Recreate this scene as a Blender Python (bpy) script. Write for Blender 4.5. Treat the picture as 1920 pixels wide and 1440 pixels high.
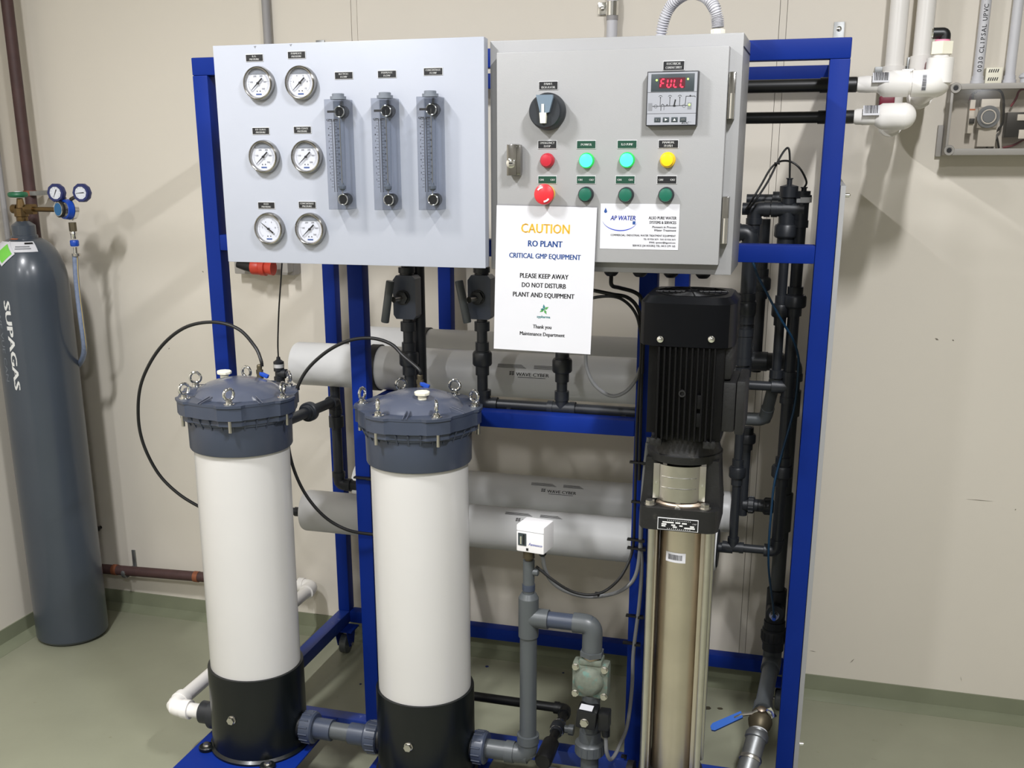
import bpy, bmesh, math, random
from mathutils import Vector, Matrix

random.seed(7)
SC = bpy.context.scene
COL = SC.collection
for o in list(bpy.data.objects):
    bpy.data.objects.remove(o, do_unlink=True)

# ------------------------------------------------------------------ camera
# room axes: x along the back wall, y towards the back wall, z up; metres
F, CX, CY = 2013.5, 927.6, 863.2
EYE = Vector((0.65, -2.40, 1.62))
YAW, PITCH, ROLL = (math.radians(a) for a in (16.30, -16.13, 0.282))
RM = Matrix.Rotation(YAW, 3, 'Z') @ Matrix.Rotation(PITCH, 3, 'X') @ Matrix.Rotation(ROLL, 3, 'Y')
cam_d = bpy.data.cameras.new('camera')
cam_d.sensor_width = 36.0
cam_d.lens = F / 1920 * 36
cam_d.shift_x = (960 - CX) / 1920
cam_d.shift_y = (CY - 720) / 1920
cam_d.clip_start = 0.05
cam = bpy.data.objects.new('camera', cam_d)
COL.objects.link(cam)
cm = Matrix((RM.col[0], RM.col[2], -RM.col[1])).transposed().to_4x4()
cm.translation = EYE
cam.matrix_world = cm
SC.camera = cam


def at(u, v, y):
    """place of a photo measurement at depth y in the room"""
    d = RM @ Vector(((u - CX) / F, 1, -(v - CY) / F))
    return EYE + d * ((y - EYE.y) / d.y)


def px(n, u, v, y):
    """n photo pixels in metres at that place"""
    return n * (RM.transposed() @ (at(u, v, y) - EYE)).y / F


# ------------------------------------------------------------------ world, lamps, exposure
w = bpy.data.worlds.new('world')
SC.world = w
w.use_nodes = True
w.node_tree.nodes['Background'].inputs[0].default_value = (1.0, 0.98, 0.95, 1)
w.node_tree.nodes['Background'].inputs[1].default_value = 0.05
CEIL = 2.86
LAMPS = [(-0.90, -1.38, 60, 'pale ceiling light above the gas cylinder side'),
         (0.98, -1.38, 66, 'pale ceiling light above the control cabinet side'),
         (-0.90, -3.20, 40, 'added fill light at the ceiling behind the viewer towards the left wall'),  # rear pair: unseen lamps added for frontal fill and steel reflections
         (0.96, -3.20, 40, 'added fill light at the ceiling behind the viewer towards the right wall')]
for lx, ly, le, ll in LAMPS:
    ld = bpy.data.lights.new('ceiling_lamp', 'AREA')
    ld.shape = 'RECTANGLE'
    ld.size, ld.size_y = 0.07, 0.38
    ld.energy = le
    ld.color = (0.97, 0.975, 1.0)
    lo = bpy.data.objects.new('ceiling_lamp', ld)
    lo.location = (lx, ly, CEIL - 0.075)
    COL.objects.link(lo)
vs = SC.view_settings
vs.view_transform = 'Standard'
vs.look = 'None'
vs.exposure = -0.09
vs.gamma = 1.0
vs.use_curve_mapping = False


# ------------------------------------------------------------------ materials
def lin(c):
    return tuple((x / 255 / 12.92 if x <= 10 else ((x / 255 + 0.055) / 1.055) ** 2.4) for x in c)


MATS = {}


def mat(name, rgb, rough=0.5, metal=0.0, var=0.06, scale=14.0, bump=0.0, bscale=120.0, coat=0.0, emit=None, spot=None, spec=0.5):
    m = bpy.data.materials.new(name)
    m.use_nodes = True
    nt = m.node_tree
    b = nt.nodes['Principled BSDF']
    tc = nt.nodes.new('ShaderNodeTexCoord')
    ns = nt.nodes.new('ShaderNodeTexNoise')
    ns.inputs['Scale'].default_value = scale
    ns.inputs['Detail'].default_value = 5
    nt.links.new(tc.outputs['Object'], ns.inputs['Vector'])
    rp = nt.nodes.new('ShaderNodeValToRGB')
    c = lin(rgb)
    rp.color_ramp.elements[0].position = 0.3
    rp.color_ramp.elements[1].position = 0.7
    rp.color_ramp.elements[0].color = tuple(x * (1 - var) for x in c) + (1,)
    rp.color_ramp.elements[1].color = tuple(min(1, x * (1 + var)) for x in c) + (1,)
    nt.links.new(ns.outputs['Fac'], rp.inputs['Fac'])
    out = rp.outputs['Color']
    if spot:  # second tone with a patchy shape: (rgb, scale, threshold)
        n2 = nt.nodes.new('ShaderNodeTexNoise')
        n2.inputs['Scale'].default_value = spot[1]
        n2.inputs['Detail'].default_value = 8
        n2.inputs['Roughness'].default_value = 0.65
        nt.links.new(tc.outputs['Object'], n2.inputs['Vector'])
        r2 = nt.nodes.new('ShaderNodeValToRGB')
        r2.color_ramp.elements[0].position = spot[2]
        r2.color_ramp.elements[1].position = min(1, spot[2] + 0.1)
        nt.links.new(n2.outputs['Fac'], r2.inputs['Fac'])
        mx = nt.nodes.new('ShaderNodeMixRGB')
        mx.inputs['Color2'].default_value = lin(spot[0]) + (1,)
        nt.links.new(r2.outputs['Color'], mx.inputs['Fac'])
        nt.links.new(out, mx.inputs['Color1'])
        out = mx.outputs['Color']
    nt.links.new(out, b.inputs['Base Color'])
    b.inputs['Roughness'].default_value = rough
    b.inputs['Metallic'].default_value = metal
    b.inputs['Coat Weight'].default_value = coat
    b.inputs['Specular IOR Level'].default_value = spec
    b.inputs['Coat Roughness'].default_value = 0.15
    if bump:
        nb = nt.nodes.new('ShaderNodeTexNoise')
        nb.inputs['Scale'].default_value = bscale
        nb.inputs['Detail'].default_value = 3
        nt.links.new(tc.outputs['Object'], nb.inputs['Vector'])
        bp = nt.nodes.new('ShaderNodeBump')
        bp.inputs['Strength'].default_value = bump
        bp.inputs['Distance'].default_value = 0.002
        nt.links.new(nb.outputs['Fac'], bp.inputs['Height'])
        nt.links.new(bp.outputs['Normal'], b.inputs['Normal'])
    if emit:
        b.inputs['Emission Color'].default_value = lin(emit[0]) + (1,)
        b.inputs['Emission Strength'].default_value = emit[1]
    MATS[name] = m
    return m


def clear(name, tint, mixfac, ior=1.45, rough=0.02):
    """clear plastic or glass: part straight-through, part refracting/reflecting"""
    m = bpy.data.materials.new(name)
    m.use_nodes = True
    nt = m.node_tree
    nt.nodes.remove(nt.nodes['Principled BSDF'])
    tr = nt.nodes.new('ShaderNodeBsdfTransparent')
    tr.inputs[0].default_value = lin(tint) + (1,)
    gl = nt.nodes.new('ShaderNodeBsdfGlossy')
    gl.inputs['Roughness'].default_value = rough
    lw = nt.nodes.new('ShaderNodeLayerWeight')
    pw = nt.nodes.new('ShaderNodeMath')
    pw.operation = 'POWER'
    pw.inputs[1].default_value = 4.0
    nt.links.new(lw.outputs['Facing'], pw.inputs[0])
    ma = nt.nodes.new('ShaderNodeMath')
    ma.operation = 'MULTIPLY_ADD'
    ma.inputs[1].default_value = ior - 1.0
    ma.inputs[2].default_value = 0.035
    nt.links.new(pw.outputs[0], ma.inputs[0])
    mx = nt.nodes.new('ShaderNodeMixShader')
    nt.links.new(ma.outputs[0], mx.inputs[0])
    nt.links.new(tr.outputs[0], mx.inputs[1])
    nt.links.new(gl.outputs[0], mx.inputs[2])
    res = mx
    if mixfac > 0:
        rf = nt.nodes.new('ShaderNodeBsdfRefraction')
        rf.inputs['IOR'].default_value = 1.30
        rf.inputs['Roughness'].default_value = 0.0
        rf.inputs['Color'].default_value = lin(tint) + (1,)
        m2 = nt.nodes.new('ShaderNodeMixShader')
        m2.inputs[0].default_value = mixfac
        nt.links.new(mx.outputs[0], m2.inputs[1])
        nt.links.new(rf.outputs[0], m2.inputs[2])
        res = m2
    nt.links.new(res.outputs[0], nt.nodes['Material Output'].inputs[0])
    MATS[name] = m
    return m


mat('wall', (218, 211, 198), 0.55, var=0.012, scale=3, bump=0.05, bscale=300)
mat('wall_strip', (216, 209, 196), 0.55, var=0.01)
mat('wall_gap', (150, 142, 126), 0.8)
mat('floor', (141, 142, 122), 0.36, var=0.05, scale=5, bump=0.10, bscale=60, spot=((120, 120, 98), 26, 0.66))
mat('cove', (124, 128, 106), 0.3, var=0.06, scale=9)
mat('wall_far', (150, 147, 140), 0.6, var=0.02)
mat('ceiling', (188, 187, 184), 0.7, var=0.01)
mat('blue', (12, 40, 120), 0.5, var=0.06, scale=8, bump=0.04, bscale=400, spec=0.12)
mat('blue_worn', (22, 50, 128), 0.45, var=0.12, scale=20, spot=((110, 120, 160), 30, 0.62))
mat('panel_white', (166, 170, 180), 0.35, var=0.01, bump=0.05, bscale=500)
mat('cabinet', (149, 149, 149), 0.42, var=0.01, bump=0.10, bscale=700)
mat('plate_black', (22, 23, 26), 0.4)
mat('plate_green', (14, 62, 46), 0.4)
mat('plate_white', (210, 210, 210), 0.45, var=0.01)
mat('print_white', (215, 215, 212), 0.6, var=0.0)
mat('print_black', (18, 18, 20), 0.6, var=0.0)
mat('print_grey', (120, 122, 126), 0.6, var=0.0)
mat('print_blue', (22, 66, 132), 0.6, var=0.0)
mat('print_royal', (34, 62, 175), 0.6, var=0.0)
mat('print_yellow', (226, 176, 52), 0.6, var=0.0)
mat('print_green', (70, 140, 70), 0.6, var=0.0)
mat('print_teal', (38, 110, 112), 0.6, var=0.0)
mat('paper', (200, 200, 204), 0.5, var=0.01)
mat('chrome', (225, 225, 222), 0.12, 1.0, var=0.02)
mat('steel', (200, 197, 190), 0.28, 1.0, var=0.05, scale=30)
mat('steel_sleeve', (206, 197, 184), 0.30, 1.0, var=0.08, scale=9, bump=0.04, bscale=30, spot=((120, 104, 78), 22, 0.72))
mat('steel_warm', (176, 160, 142), 0.45, 1.0, var=0.08, scale=25)
mat('galvanised', (150, 152, 152), 0.45, 0.85, var=0.15, scale=30, bump=0.15, bscale=90)
mat('brass', (116, 95, 64), 0.34, 0.9, var=0.10, scale=40)
mat('brass_tarnished', (96, 88, 70), 0.5, 0.7, var=0.15, scale=30)
mat('verdigris', (106, 112, 100), 0.75, 0.15, var=0.2, scale=50, bump=0.3, bscale=90, spot=((92, 120, 110), 60, 0.54))
mat('bezel', (158, 156, 152), 0.16, 1.0, var=0.02)
mat('dial', (206, 209, 216), 0.5, var=0.0)
mat('black_plastic', (14, 15, 17), 0.42, var=0.1, scale=30)
mat('black_rubber', (12, 12, 13), 0.5, var=0.1)
mat('black_gloss', (7, 8, 11), 0.36, var=0.1, spec=0.15)
mat('motor_black', (7, 7, 8), 0.45, spec=0.2, var=0.2, scale=22, bump=0.12, bscale=160)
mat('motor_cast', (13, 13, 13), 0.55, var=0.3, scale=26, bump=0.3, bscale=120, spot=((50, 48, 44), 14, 0.60))
mat('pvc_grey', (58, 65, 80), 0.36, var=0.05, scale=10, bump=0.03)
mat('pvc_lid', (78, 83, 97), 0.24, var=0.04, scale=10, coat=0.3)
mat('pvc_dark', (34, 37, 42), 0.40, var=0.08, scale=16)
mat('pvc_mid', (77, 81, 83), 0.36, var=0.05, scale=16)
mat('pvc_black_base', (11, 15, 16), 0.32, spec=0.4, var=0.1, scale=8, coat=0.1)
mat('tube_white', (201, 199, 196), 0.22, var=0.012, scale=8, spot=((205, 198, 190), 7, 0.74))
mat('vessel', (204, 204, 203), 0.38, var=0.03, scale=6, bump=0.05, bscale=200)
mat('pipe_white', (232, 229, 224), 0.3, var=0.015)
mat('pipe_conduit', (200, 200, 204), 0.42, var=0.02)
mat('conduit_grey', (150, 148, 148), 0.5, var=0.04)
mat('ivory', (232, 228, 208), 0.5, var=0.03)
mat('maroon', (72, 50, 48), 0.6, var=0.15, scale=30, bump=0.1, spot=((110, 92, 84), 45, 0.70))
mat('copper', (140, 84, 58), 0.5, 0.3, var=0.12, scale=40)
mat('gas_grey', (62, 69, 78), 0.30, var=0.05, scale=6, bump=0.04, bscale=60, coat=0.25)
mat('regulator_blue', (30, 40, 92), 0.4, var=0.05)
mat('bright_blue', (22, 70, 170), 0.35, var=0.05)
mat('badge_blue', (30, 92, 140), 0.4, var=0.05)
mat('wheel_green', (28, 98, 66), 0.45, var=0.08)
mat('hazard_green', (110, 190, 70), 0.5, var=0.05)
mat('orange', (196, 108, 62), 0.55, var=0.05)
mat('button_red', (176, 34, 50), 0.35, var=0.04)
mat('estop_red', (208, 44, 52), 0.32, var=0.04)
mat('button_yellow', (240, 196, 20), 0.3, var=0.03)
mat('button_green', (18, 92, 72), 0.35, var=0.04)
mat('lamp_green', (30, 205, 130), 0.3, var=0.02, emit=((70, 255, 195), 2.2))
mat('lamp_rim', (30, 150, 70), 0.3, var=0.02, emit=((20, 220, 70), 0.6))
mat('knob_grey', (104, 120, 134), 0.35, var=0.03)
mat('knob_black', (34, 38, 43), 0.45, var=0.05)
mat('led_red', (255, 40, 60), 0.4, var=0.0, emit=((255, 40, 70), 2.2))
mat('led_green', (190, 255, 110), 0.4, var=0.0, emit=((190, 255, 90), 1.6))
mat('screen_dark', (54, 62, 66), 0.35, var=0.02)
mat('screen_red', (84, 22, 34), 0.35, var=0.02)
mat('meter_face', (150, 152, 158), 0.4, var=0.01)
mat('meter_rim', (30, 31, 36), 0.4)
mat('switch_white', (232, 230, 230), 0.35, var=0.01)
mat('cap_grey', (112, 118, 126), 0.45, var=0.03)
mat('side_sheet', (150, 150, 150), 0.5, var=0.02)
mat('plug_orange', (196, 62, 44), 0.4, var=0.06)
mat('dark_red', (120, 16, 44), 0.45, var=0.05)
mat('pink', (232, 140, 170), 0.5, var=0.03)
mat('cable_grey', (112, 113, 114), 0.45, var=0.04)
mat('cable_blue', (14, 52, 80), 0.4, var=0.05)
mat('box_grey', (158, 154, 148), 0.5, var=0.03)
mat('box_inside', (222, 219, 213), 0.5, var=0.03)
mat('hose_blue', (120, 132, 158), 0.35, var=0.15, scale=90)
mat('hose_stripe', (180, 160, 104), 0.4, var=0.05)
mat('handle_blue', (40, 92, 176), 0.35, var=0.05)
mat('leaf', (64, 58, 42), 0.7, var=0.1)
mat('paint_chip', (14, 30, 90), 0.5, var=0.05)
mat('scuff', (128, 122, 108), 0.7, var=0.05)
mat('fixture', (230, 230, 230), 0.5, var=0.0)
clear('glass_thin', (252, 252, 253), 0.0, 1.35)
clear('acrylic', (232, 234, 238), 0.0, 1.6)
clear('bore', (236, 238, 240), 0.0, 1.7)
clear('smoked_lid', (249, 247, 244), 0.0, 1.2, 0.2)
clear('clear_hose', (225, 225, 222), 0.0, 1.3)


# ------------------------------------------------------------------ mesh helpers
def V(*a):
    return Vector(a)


def basis(ax):
    ax = ax.normalized()
    h = Vector((0, 0, 1)) if abs(ax.z) < 0.9 else Vector((1, 0, 0))
    u = h.cross(ax).normalized()
    return u, ax.cross(u)


def box(bm, x0, x1, y0, y1, z0, z1, bev=0.0, rot=None, piv=None):
    vs_ = [bm.verts.new((x, y, z)) for x in (x0, x1) for y in (y0, y1) for z in (z0, z1)]
    fs = [bm.faces.new([vs_[i] for i in q]) for q in
          ((0, 1, 3, 2), (4, 6, 7, 5), (0, 4, 5, 1), (2, 3, 7, 6), (0, 2, 6, 4), (1, 5, 7, 3))]
    if bev > 0:
        es = list({e for f in fs for e in f.edges})
        r = bmesh.ops.bevel(bm, geom=es, offset=bev, segments=2, profile=0.6, affect='EDGES')
        vs_ = list({v for v in vs_ if v.is_valid} | {v for f in r['faces'] for v in f.verts})
    if rot is not None:
        p = Vector(piv) if piv is not None else Vector(((x0 + x1) / 2, (y0 + y1) / 2, (z0 + z1) / 2))
        for v in vs_:
            v.co = rot @ (v.co - p) + p
    return bm


def lathe(bm, p, ax, prof, seg=28):
    """prof: list of (distance along ax, radius)"""
    ax = Vector(ax).normalized()
    u, v = basis(ax)
    rings = []
    for t, r in prof:
        c = Vector(p) + ax * t
        if r <= 1e-6:
            rings.append([bm.verts.new(c)])
        else:
            rings.append([bm.verts.new(c + (u * math.cos(a) + v * math.sin(a)) * r)
                          for a in (2 * math.pi * i / seg for i in range(seg))])
    for a, b in zip(rings, rings[1:]):
        if len(a) == 1 and len(b) == 1:
            continue
        for i in range(seg):
            j = (i + 1) % seg
            if len(a) == 1:
                bm.faces.new((a[0], b[j], b[i]))
            elif len(b) == 1:
                bm.faces.new((a[i], a[j], b[0]))
            else:
                bm.faces.new((a[i], a[j], b[j], b[i]))
    if len(rings[0]) > 1:
        bm.faces.new(rings[0][::-1])
    if len(rings[-1]) > 1:
        bm.faces.new(rings[-1])
    return bm


def cyl(bm, p0, p1, r, r1=None, seg=24):
    p0, p1 = Vector(p0), Vector(p1)
    L = (p1 - p0).length
    return lathe(bm, p0, p1 - p0, [(0, r), (L, r if r1 is None else r1)], seg)


def rounded(pts, rad, n=6):
    pts = [Vector(p) for p in pts]
    out = [pts[0]]
    for a, b, c in zip(pts, pts[1:], pts[2:]):
        d0, d1 = (a - b), (c - b)
        t = min(rad, d0.length * 0.49, d1.length * 0.49)
        s, e = b + d0.normalized() * t, b + d1.normalized() * t
        for i in range(n + 1):
            k = i / n
            out.append(s * (1 - k) ** 2 + b * 2 * k * (1 - k) + e * k * k)
    out.append(pts[-1])
    return out


def smooth_path(pts, n=8):
    """Catmull-Rom through the points"""
    pts = [Vector(p) for p in pts]
    P = [pts[0] * 2 - pts[1]] + pts + [pts[-1] * 2 - pts[-2]]
    out = []
    for i in range(1, len(P) - 2):
        a, b, c, d = P[i - 1], P[i], P[i + 1], P[i + 2]
        for k in range(n):
            t = k / n
            out.append(0.5 * ((2 * b) + (c - a) * t + (2 * a - 5 * b + 4 * c - d) * t * t + (3 * b - a - 3 * c + d) * t ** 3))
    out.append(pts[-1])
    return out


def sweep(bm, pts, r, seg=12, cap=True):
    pts = [Vector(p) for p in pts]
    rad = r if callable(r) else (lambda i: r)
    t = (pts[1] - pts[0]).normalized()
    u, v = basis(t)
    rings = []
    for i, p in enumerate(pts):
        if i == 0:
            tn = (pts[1] - pts[0]).normalized()
        elif i == len(pts) - 1:
            tn = (pts[-1] - pts[-2]).normalized()
        else:
            tn = ((pts[i + 1] - p).normalized() + (p - pts[i - 1]).normalized())
            tn = tn.normalized() if tn.length > 1e-6 else t
        q = t.rotation_difference(tn)
        u = q @ u
        v = q @ v
        t = tn
        rings.append([bm.verts.new(p + (u * math.cos(2 * math.pi * k / seg) + v * math.sin(2 * math.pi * k / seg)) * rad(i)) for k in range(seg)])
    for a, b in zip(rings, rings[1:]):
        for k in range(seg):
            j = (k + 1) % seg
            bm.faces.new((a[k], a[j], b[j], b[k]))
    if cap:
        bm.faces.new(rings[0][::-1])
        bm.faces.new(rings[-1])
    return bm


def torus(bm, c, ax, R, r, seg=28, rs=10, squash=1.0):
    u, v = basis(Vector(ax))
    ax = Vector(ax).normalized()
    c = Vector(c)
    rings = []
    for i in range(seg):
        a = 2 * math.pi * i / seg
        d = u * math.cos(a) + v * math.sin(a)
        rings.append([bm.verts.new(c + d * (R + r * math.cos(b)) + ax * (r * squash * math.sin(b)))
                      for b in (2 * math.pi * k / rs for k in range(rs))])
    for i in range(seg):
        A, B = rings[i], rings[(i + 1) % seg]
        for k in range(rs):
            j = (k + 1) % rs
            bm.faces.new((A[k], B[k], B[j], A[j]))
    return bm


def prism(bm, pts2, o, ux, uy, n, depth):
    """polygon pts2 in plane (ux,uy) at o, extruded by depth along n"""
    o, ux, uy, n = Vector(o), Vector(ux), Vector(uy), Vector(n)
    a = [bm.verts.new(o + ux * x + uy * y) for x, y in pts2]
    b = [bm.verts.new(o + ux * x + uy * y + n * depth) for x, y in pts2]
    k = len(pts2)
    bm.faces.new(a[::-1])
    bm.faces.new(b)
    for i in range(k):
        j = (i + 1) % k
        bm.faces.new((a[i], a[j], b[j], b[i]))
    return bm


def ball(bm, c, r, seg=16, squash=1.0, ax=(0, 0, 1)):
    n = 8
    return lathe(bm, c, ax, [(-r * squash * math.cos(math.pi * i / n), r * math.sin(math.pi * i / n)) for i in range(n + 1)], seg)


WOFF = {}


def NB():
    return bmesh.new()


def obj(name, bm, material, parent=None, base=None, sharp=0.6):
    """link ONE mesh object; vertices are given in room coordinates"""
    bmesh.ops.recalc_face_normals(bm, faces=bm.faces[:])
    for f in bm.faces:
        f.smooth = True
    for e in bm.edges:
        if len(e.link_faces) == 2 and e.calc_face_angle(0.0) > sharp:
            e.smooth = False
    me = bpy.data.meshes.new(name)
    off = WOFF[parent.name] if parent is not None else (Vector(base) if base is not None else None)
    if off is None:
        xs = [v.co for v in bm.verts]
        off = Vector((sum(c.x for c in xs) / len(xs), sum(c.y for c in xs) / len(xs), min(c.z for c in xs)))
    for v in bm.verts:
        v.co -= off
    bm.to_mesh(me)
    bm.free()
    me.materials.append(MATS[material])
    o = bpy.data.objects.new(name, me)
    COL.objects.link(o)
    if parent is not None:
        o.parent = parent
    else:
        o.location = off
    WOFF[o.name] = off
    return o


def tag(o, label, cat=None, group=None, kind=None):
    if label:
        o['label'] = label
    if cat:
        o['category'] = cat
    if group:
        o['group'] = group
    if kind:
        o['kind'] = kind
    return o


def thing(name, label, cat, loc, group=None, tilt=None):
    o = bpy.data.objects.new(name, None)
    o.empty_display_size = 0.05
    o.location = loc
    if tilt:
        o.rotation_euler = tilt
    COL.objects.link(o)
    WOFF[o.name] = Vector(loc)
    return tag(o, label, cat, group)


def struct(name, bm, material, parent=None):
    o = obj(name, bm, material, parent)
    if parent is None:
        o['kind'] = 'structure'
    return o


def text_into(bm, s, c, h, ux=(1, 0, 0), uy=(0, 0, 1), align='CENTER', bold=0.0, wide=1.0, shear=0.0, depth=0.0):
    """flat lettering at c (centre line of capitals), capital height h"""
    cu = bpy.data.curves.new('t', 'FONT')
    cu.body = s
    cu.align_x = align
    cu.size = 1.0
    cu.resolution_u = 2
    cu.shear = shear
    ob = bpy.data.objects.new('t', cu)
    COL.objects.link(ob)
    dg = bpy.context.evaluated_depsgraph_get()
    me = bpy.data.meshes.new_from_object(ob.evaluated_get(dg))
    k = h / 0.70
    ux, uy, c = Vector(ux), Vector(uy), Vector(c)
    for sx in ((0.0,) if bold <= 0 else (-bold, bold)):
        idx = [bm.verts.new(c + ux * ((v.co.x + sx) * k * wide) + uy * ((v.co.y - 0.35) * k)) for v in me.vertices]
        for p in me.polygons:
            bm.faces.new([idx[i] for i in p.vertices])
    bpy.data.meshes.remove(me)
    bpy.data.objects.remove(ob)
    bpy.data.curves.remove(cu)
    return bm


def quad(bm, a, b, c, d):
    return bm.faces.new([bm.verts.new(Vector(p)) for p in (a, b, c, d)])


# ---- pipework pieces
def pipe(par, p0, p1, r, m, name='pipe'):
    return obj(name, cyl(NB(), p0, p1, r), m, par)


def elbow(par, corner, d0, d1, r, m, L=None, name='elbow'):
    d0, d1, corner = Vector(d0).normalized(), Vector(d1).normalized(), Vector(corner)
    L = L or r * 2.6
    bm = NB()
    sweep(bm, rounded([corner + d0 * L, corner, corner + d1 * L], L * 0.75, 7), r * 1.2, 20)
    for d in (d0, d1):
        cyl(bm, corner + d * L * 0.62, corner + d * L * 1.02, r * 1.32)
    return obj(name, bm, m, par)


def tee(par, c, ax, br, r, m, L=None, name='tee'):
    ax, br, c = Vector(ax).normalized(), Vector(br).normalized(), Vector(c)
    L = L or r * 2.6
    bm = NB()
    cyl(bm, c - ax * L, c + ax * L, r * 1.2)
    cyl(bm, c, c + br * L, r * 1.2)
    for d in (ax, -ax, br):
        cyl(bm, c + d * L * 0.62, c + d * L * 1.02, r * 1.32)
    return obj(name, bm, m, par)


def union(par, c, ax, r, m, h=None, name='union', nut=1.85, ribs=0):
    ax, c = Vector(ax).normalized(), Vector(c)
    h = h or r * 5
    o = obj(name, lathe(NB(), c - ax * h / 2, ax, [(0, r * 1.3), (h * .26, r * 1.3), (h * .27, r * 1.42), (h * .74, r * 1.42), (h * .75, r * 1.3), (h, r * 1.3)]), m, par)
    bm = lathe(NB(), c - ax * h * .21, ax, [(0, r * nut * .9), (h * .05, r * nut), (h * .36, r * nut), (h * .42, r * nut * .9)])
    if ribs:
        u, v = basis(ax)
        for i in range(ribs):
            a = 2 * math.pi * i / ribs
            d = u * math.cos(a) + v * math.sin(a)
            cyl(bm, c + d * r * nut - ax * h * .15, c + d * r * nut + ax * h * .15, r * .07, seg=6)
    obj('nut', bm, m, o)
    return o


def collar(par, p0, p1, r, m, name='coupling'):
    return obj(name, cyl(NB(), p0, p1, r), m, par)


def hexnut(bm, c, ax, r, h):
    return lathe(bm, c, ax, [(0, r), (h, r)], 6)


def cable(name, label, pts, r, m, cat='cable', group=None, seg=10, n=8, straight=False):
    path = pts if straight else smooth_path(pts, n)
    o = obj(name, sweep(NB(), path, r, seg), m)
    return tag(o, label, cat, group)


XA, YA, ZA = V(1, 0, 0), V(0, 1, 0), V(0, 0, 1)

# ================================================================== SETTING
WX0, WX1, WY0, WY1 = -1.90, 3.10, -4.30, 0.75
bm = box(NB(), WX0, WX1, WY0, WY1, -0.08, 0.0)
floor_o = struct('floor', bm, 'floor')
wb = struct('wall_back', box(NB(), WX0 - .1, WX1 + .1, WY1 + .012, WY1 + .10, 0, CEIL), 'wall_gap')
# cladding sheets about 1.2 m wide with a narrow joint strip between them
JN = [-0.696, 0.531, 1.76]
edges = [WX0] + JN + [WX1]
for i in range(len(edges) - 1):
    a = edges[i] + (0.010 if i else 0)
    b = edges[i + 1] - (0.010 if i < len(edges) - 2 else 0)
    struct('panel', box(NB(), a, b, WY1, WY1 + .0115, 0, CEIL), 'wall', wb)
for j in JN:
    struct('joint_strip', box(NB(), j - .0088, j + .0088, WY1 + .0006, WY1 + .0115, 0, CEIL), 'wall_strip', wb)
struct('wall_left', box(NB(), WX0 - .1, WX0, WY0, WY1, 0, CEIL), 'wall')
struct('wall_right', box(NB(), WX1, WX1 + .1, WY0, WY1, 0, CEIL), 'wall_far')
struct('wall_front', box(NB(), WX0 - .1, WX1 + .1, WY0 - .1, WY0, 0, CEIL), 'wall_far')
struct('ceiling', box(NB(), WX0 - .1, WX1 + .1, WY0 - .1, WY1 + .1, CEIL, CEIL + .08), 'ceiling')
# coved green skirting: face, small ledge, fillet down to the floor
CV = [(0.0, .062), (.004, .0615), (.006, .014), (.012, .012), (.022, .008), (.036, .003), (.052, .0006), (.052, -.004), (0, -.004)]
bm = prism(NB(), CV, (WX0, WY1, 0), (0, -1, 0), ZA, XA, WX1 - WX0)
struct('baseboard_back', bm, 'cove')
bm = prism(NB(), CV, (WX0, WY0, 0), (1, 0, 0), ZA, YA, WY1 - WY0)
struct('baseboard_left', bm, 'cove')

for lx, ly, le, ll in LAMPS:  # the rear two housings belong to the added fill lamps
    t = thing('ceiling_light', ll, 'ceiling light', (lx, ly, CEIL - .06), 'ceiling lights')
    obj('housing', box(NB(), lx - .07, lx + .07, ly - .22, ly + .22, CEIL - .06, CEIL, .006), 'fixture', t)

# small marks lying on the floor and wall
def flake(name, label, u, v, dx, dy, m, yy=None):
    p = at(u, v, 0)
    d = RM @ Vector(((u - CX) / F, 1, -(v - CY) / F))
    p = EYE + d * ((0.0 - EYE.z) / d.z)
    bm = NB()
    prism(bm, [(-dx, 0), (-dx * .3, -dy), (dx * .6, -dy * .7), (dx, 0.1 * dy), (dx * .4, dy), (-dx * .5, dy * .8)], (p.x, p.y, 0.0004), XA, YA, ZA, .0012)
    tag(obj(name, bm, m), label, 'debris')
flake('dry_leaf', 'brown dry leaf on the floor under the blue valve handle', 1327, 1328, .010, .010, 'leaf')
flake('dry_leaf', 'thin dark dry leaf lying right of the brown leaf', 1350, 1329, .009, .006, 'leaf')
flake('paint_flake', 'dark blue paint flake on the floor behind the tall grey pipe', 913, 1250, .006, .006, 'paint_chip')
flake('paint_flake', 'tiny dark flake on the floor right of the grey pipe', 1056, 1262, .004, .004, 'paint_chip')
flake('paint_flake', 'small dark speck on the floor beside the blue post', 676, 1283, .004, .004, 'paint_chip')

# scuffs on the wall sheets
def scuff(u0, v0, u1, v1, t):
    a, b = at(u0, v0, WY1 - .0004), at(u1, v1, WY1 - .0004)
    d = (b - a).normalized()
    n = d.cross(YA).normalized() * t / 2
    bm = NB()
    m_ = (a + b) / 2
    prism(bm, [(0, 0), (.5, -1), (1, 0), (.5, 1)], a, b - a, n, -YA, .0003)
    struct('scuff_mark', bm, 'scuff', wb)
for q in ((1812, 936, 1862, 940, .0018), (1594, 1243, 1602, 1235, .0024), (1753, 634, 1760, 638, .005), (1785, 637, 1789, 639, .004), (1518, 1220, 1530, 1222, .0015), (1903, 957, 1905, 954, .003), (316, 655, 318, 652, .003), (1801, 1268, 1803, 1278, .0012), (379, 508, 382, 511, .004)):
    scuff(*q)

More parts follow.
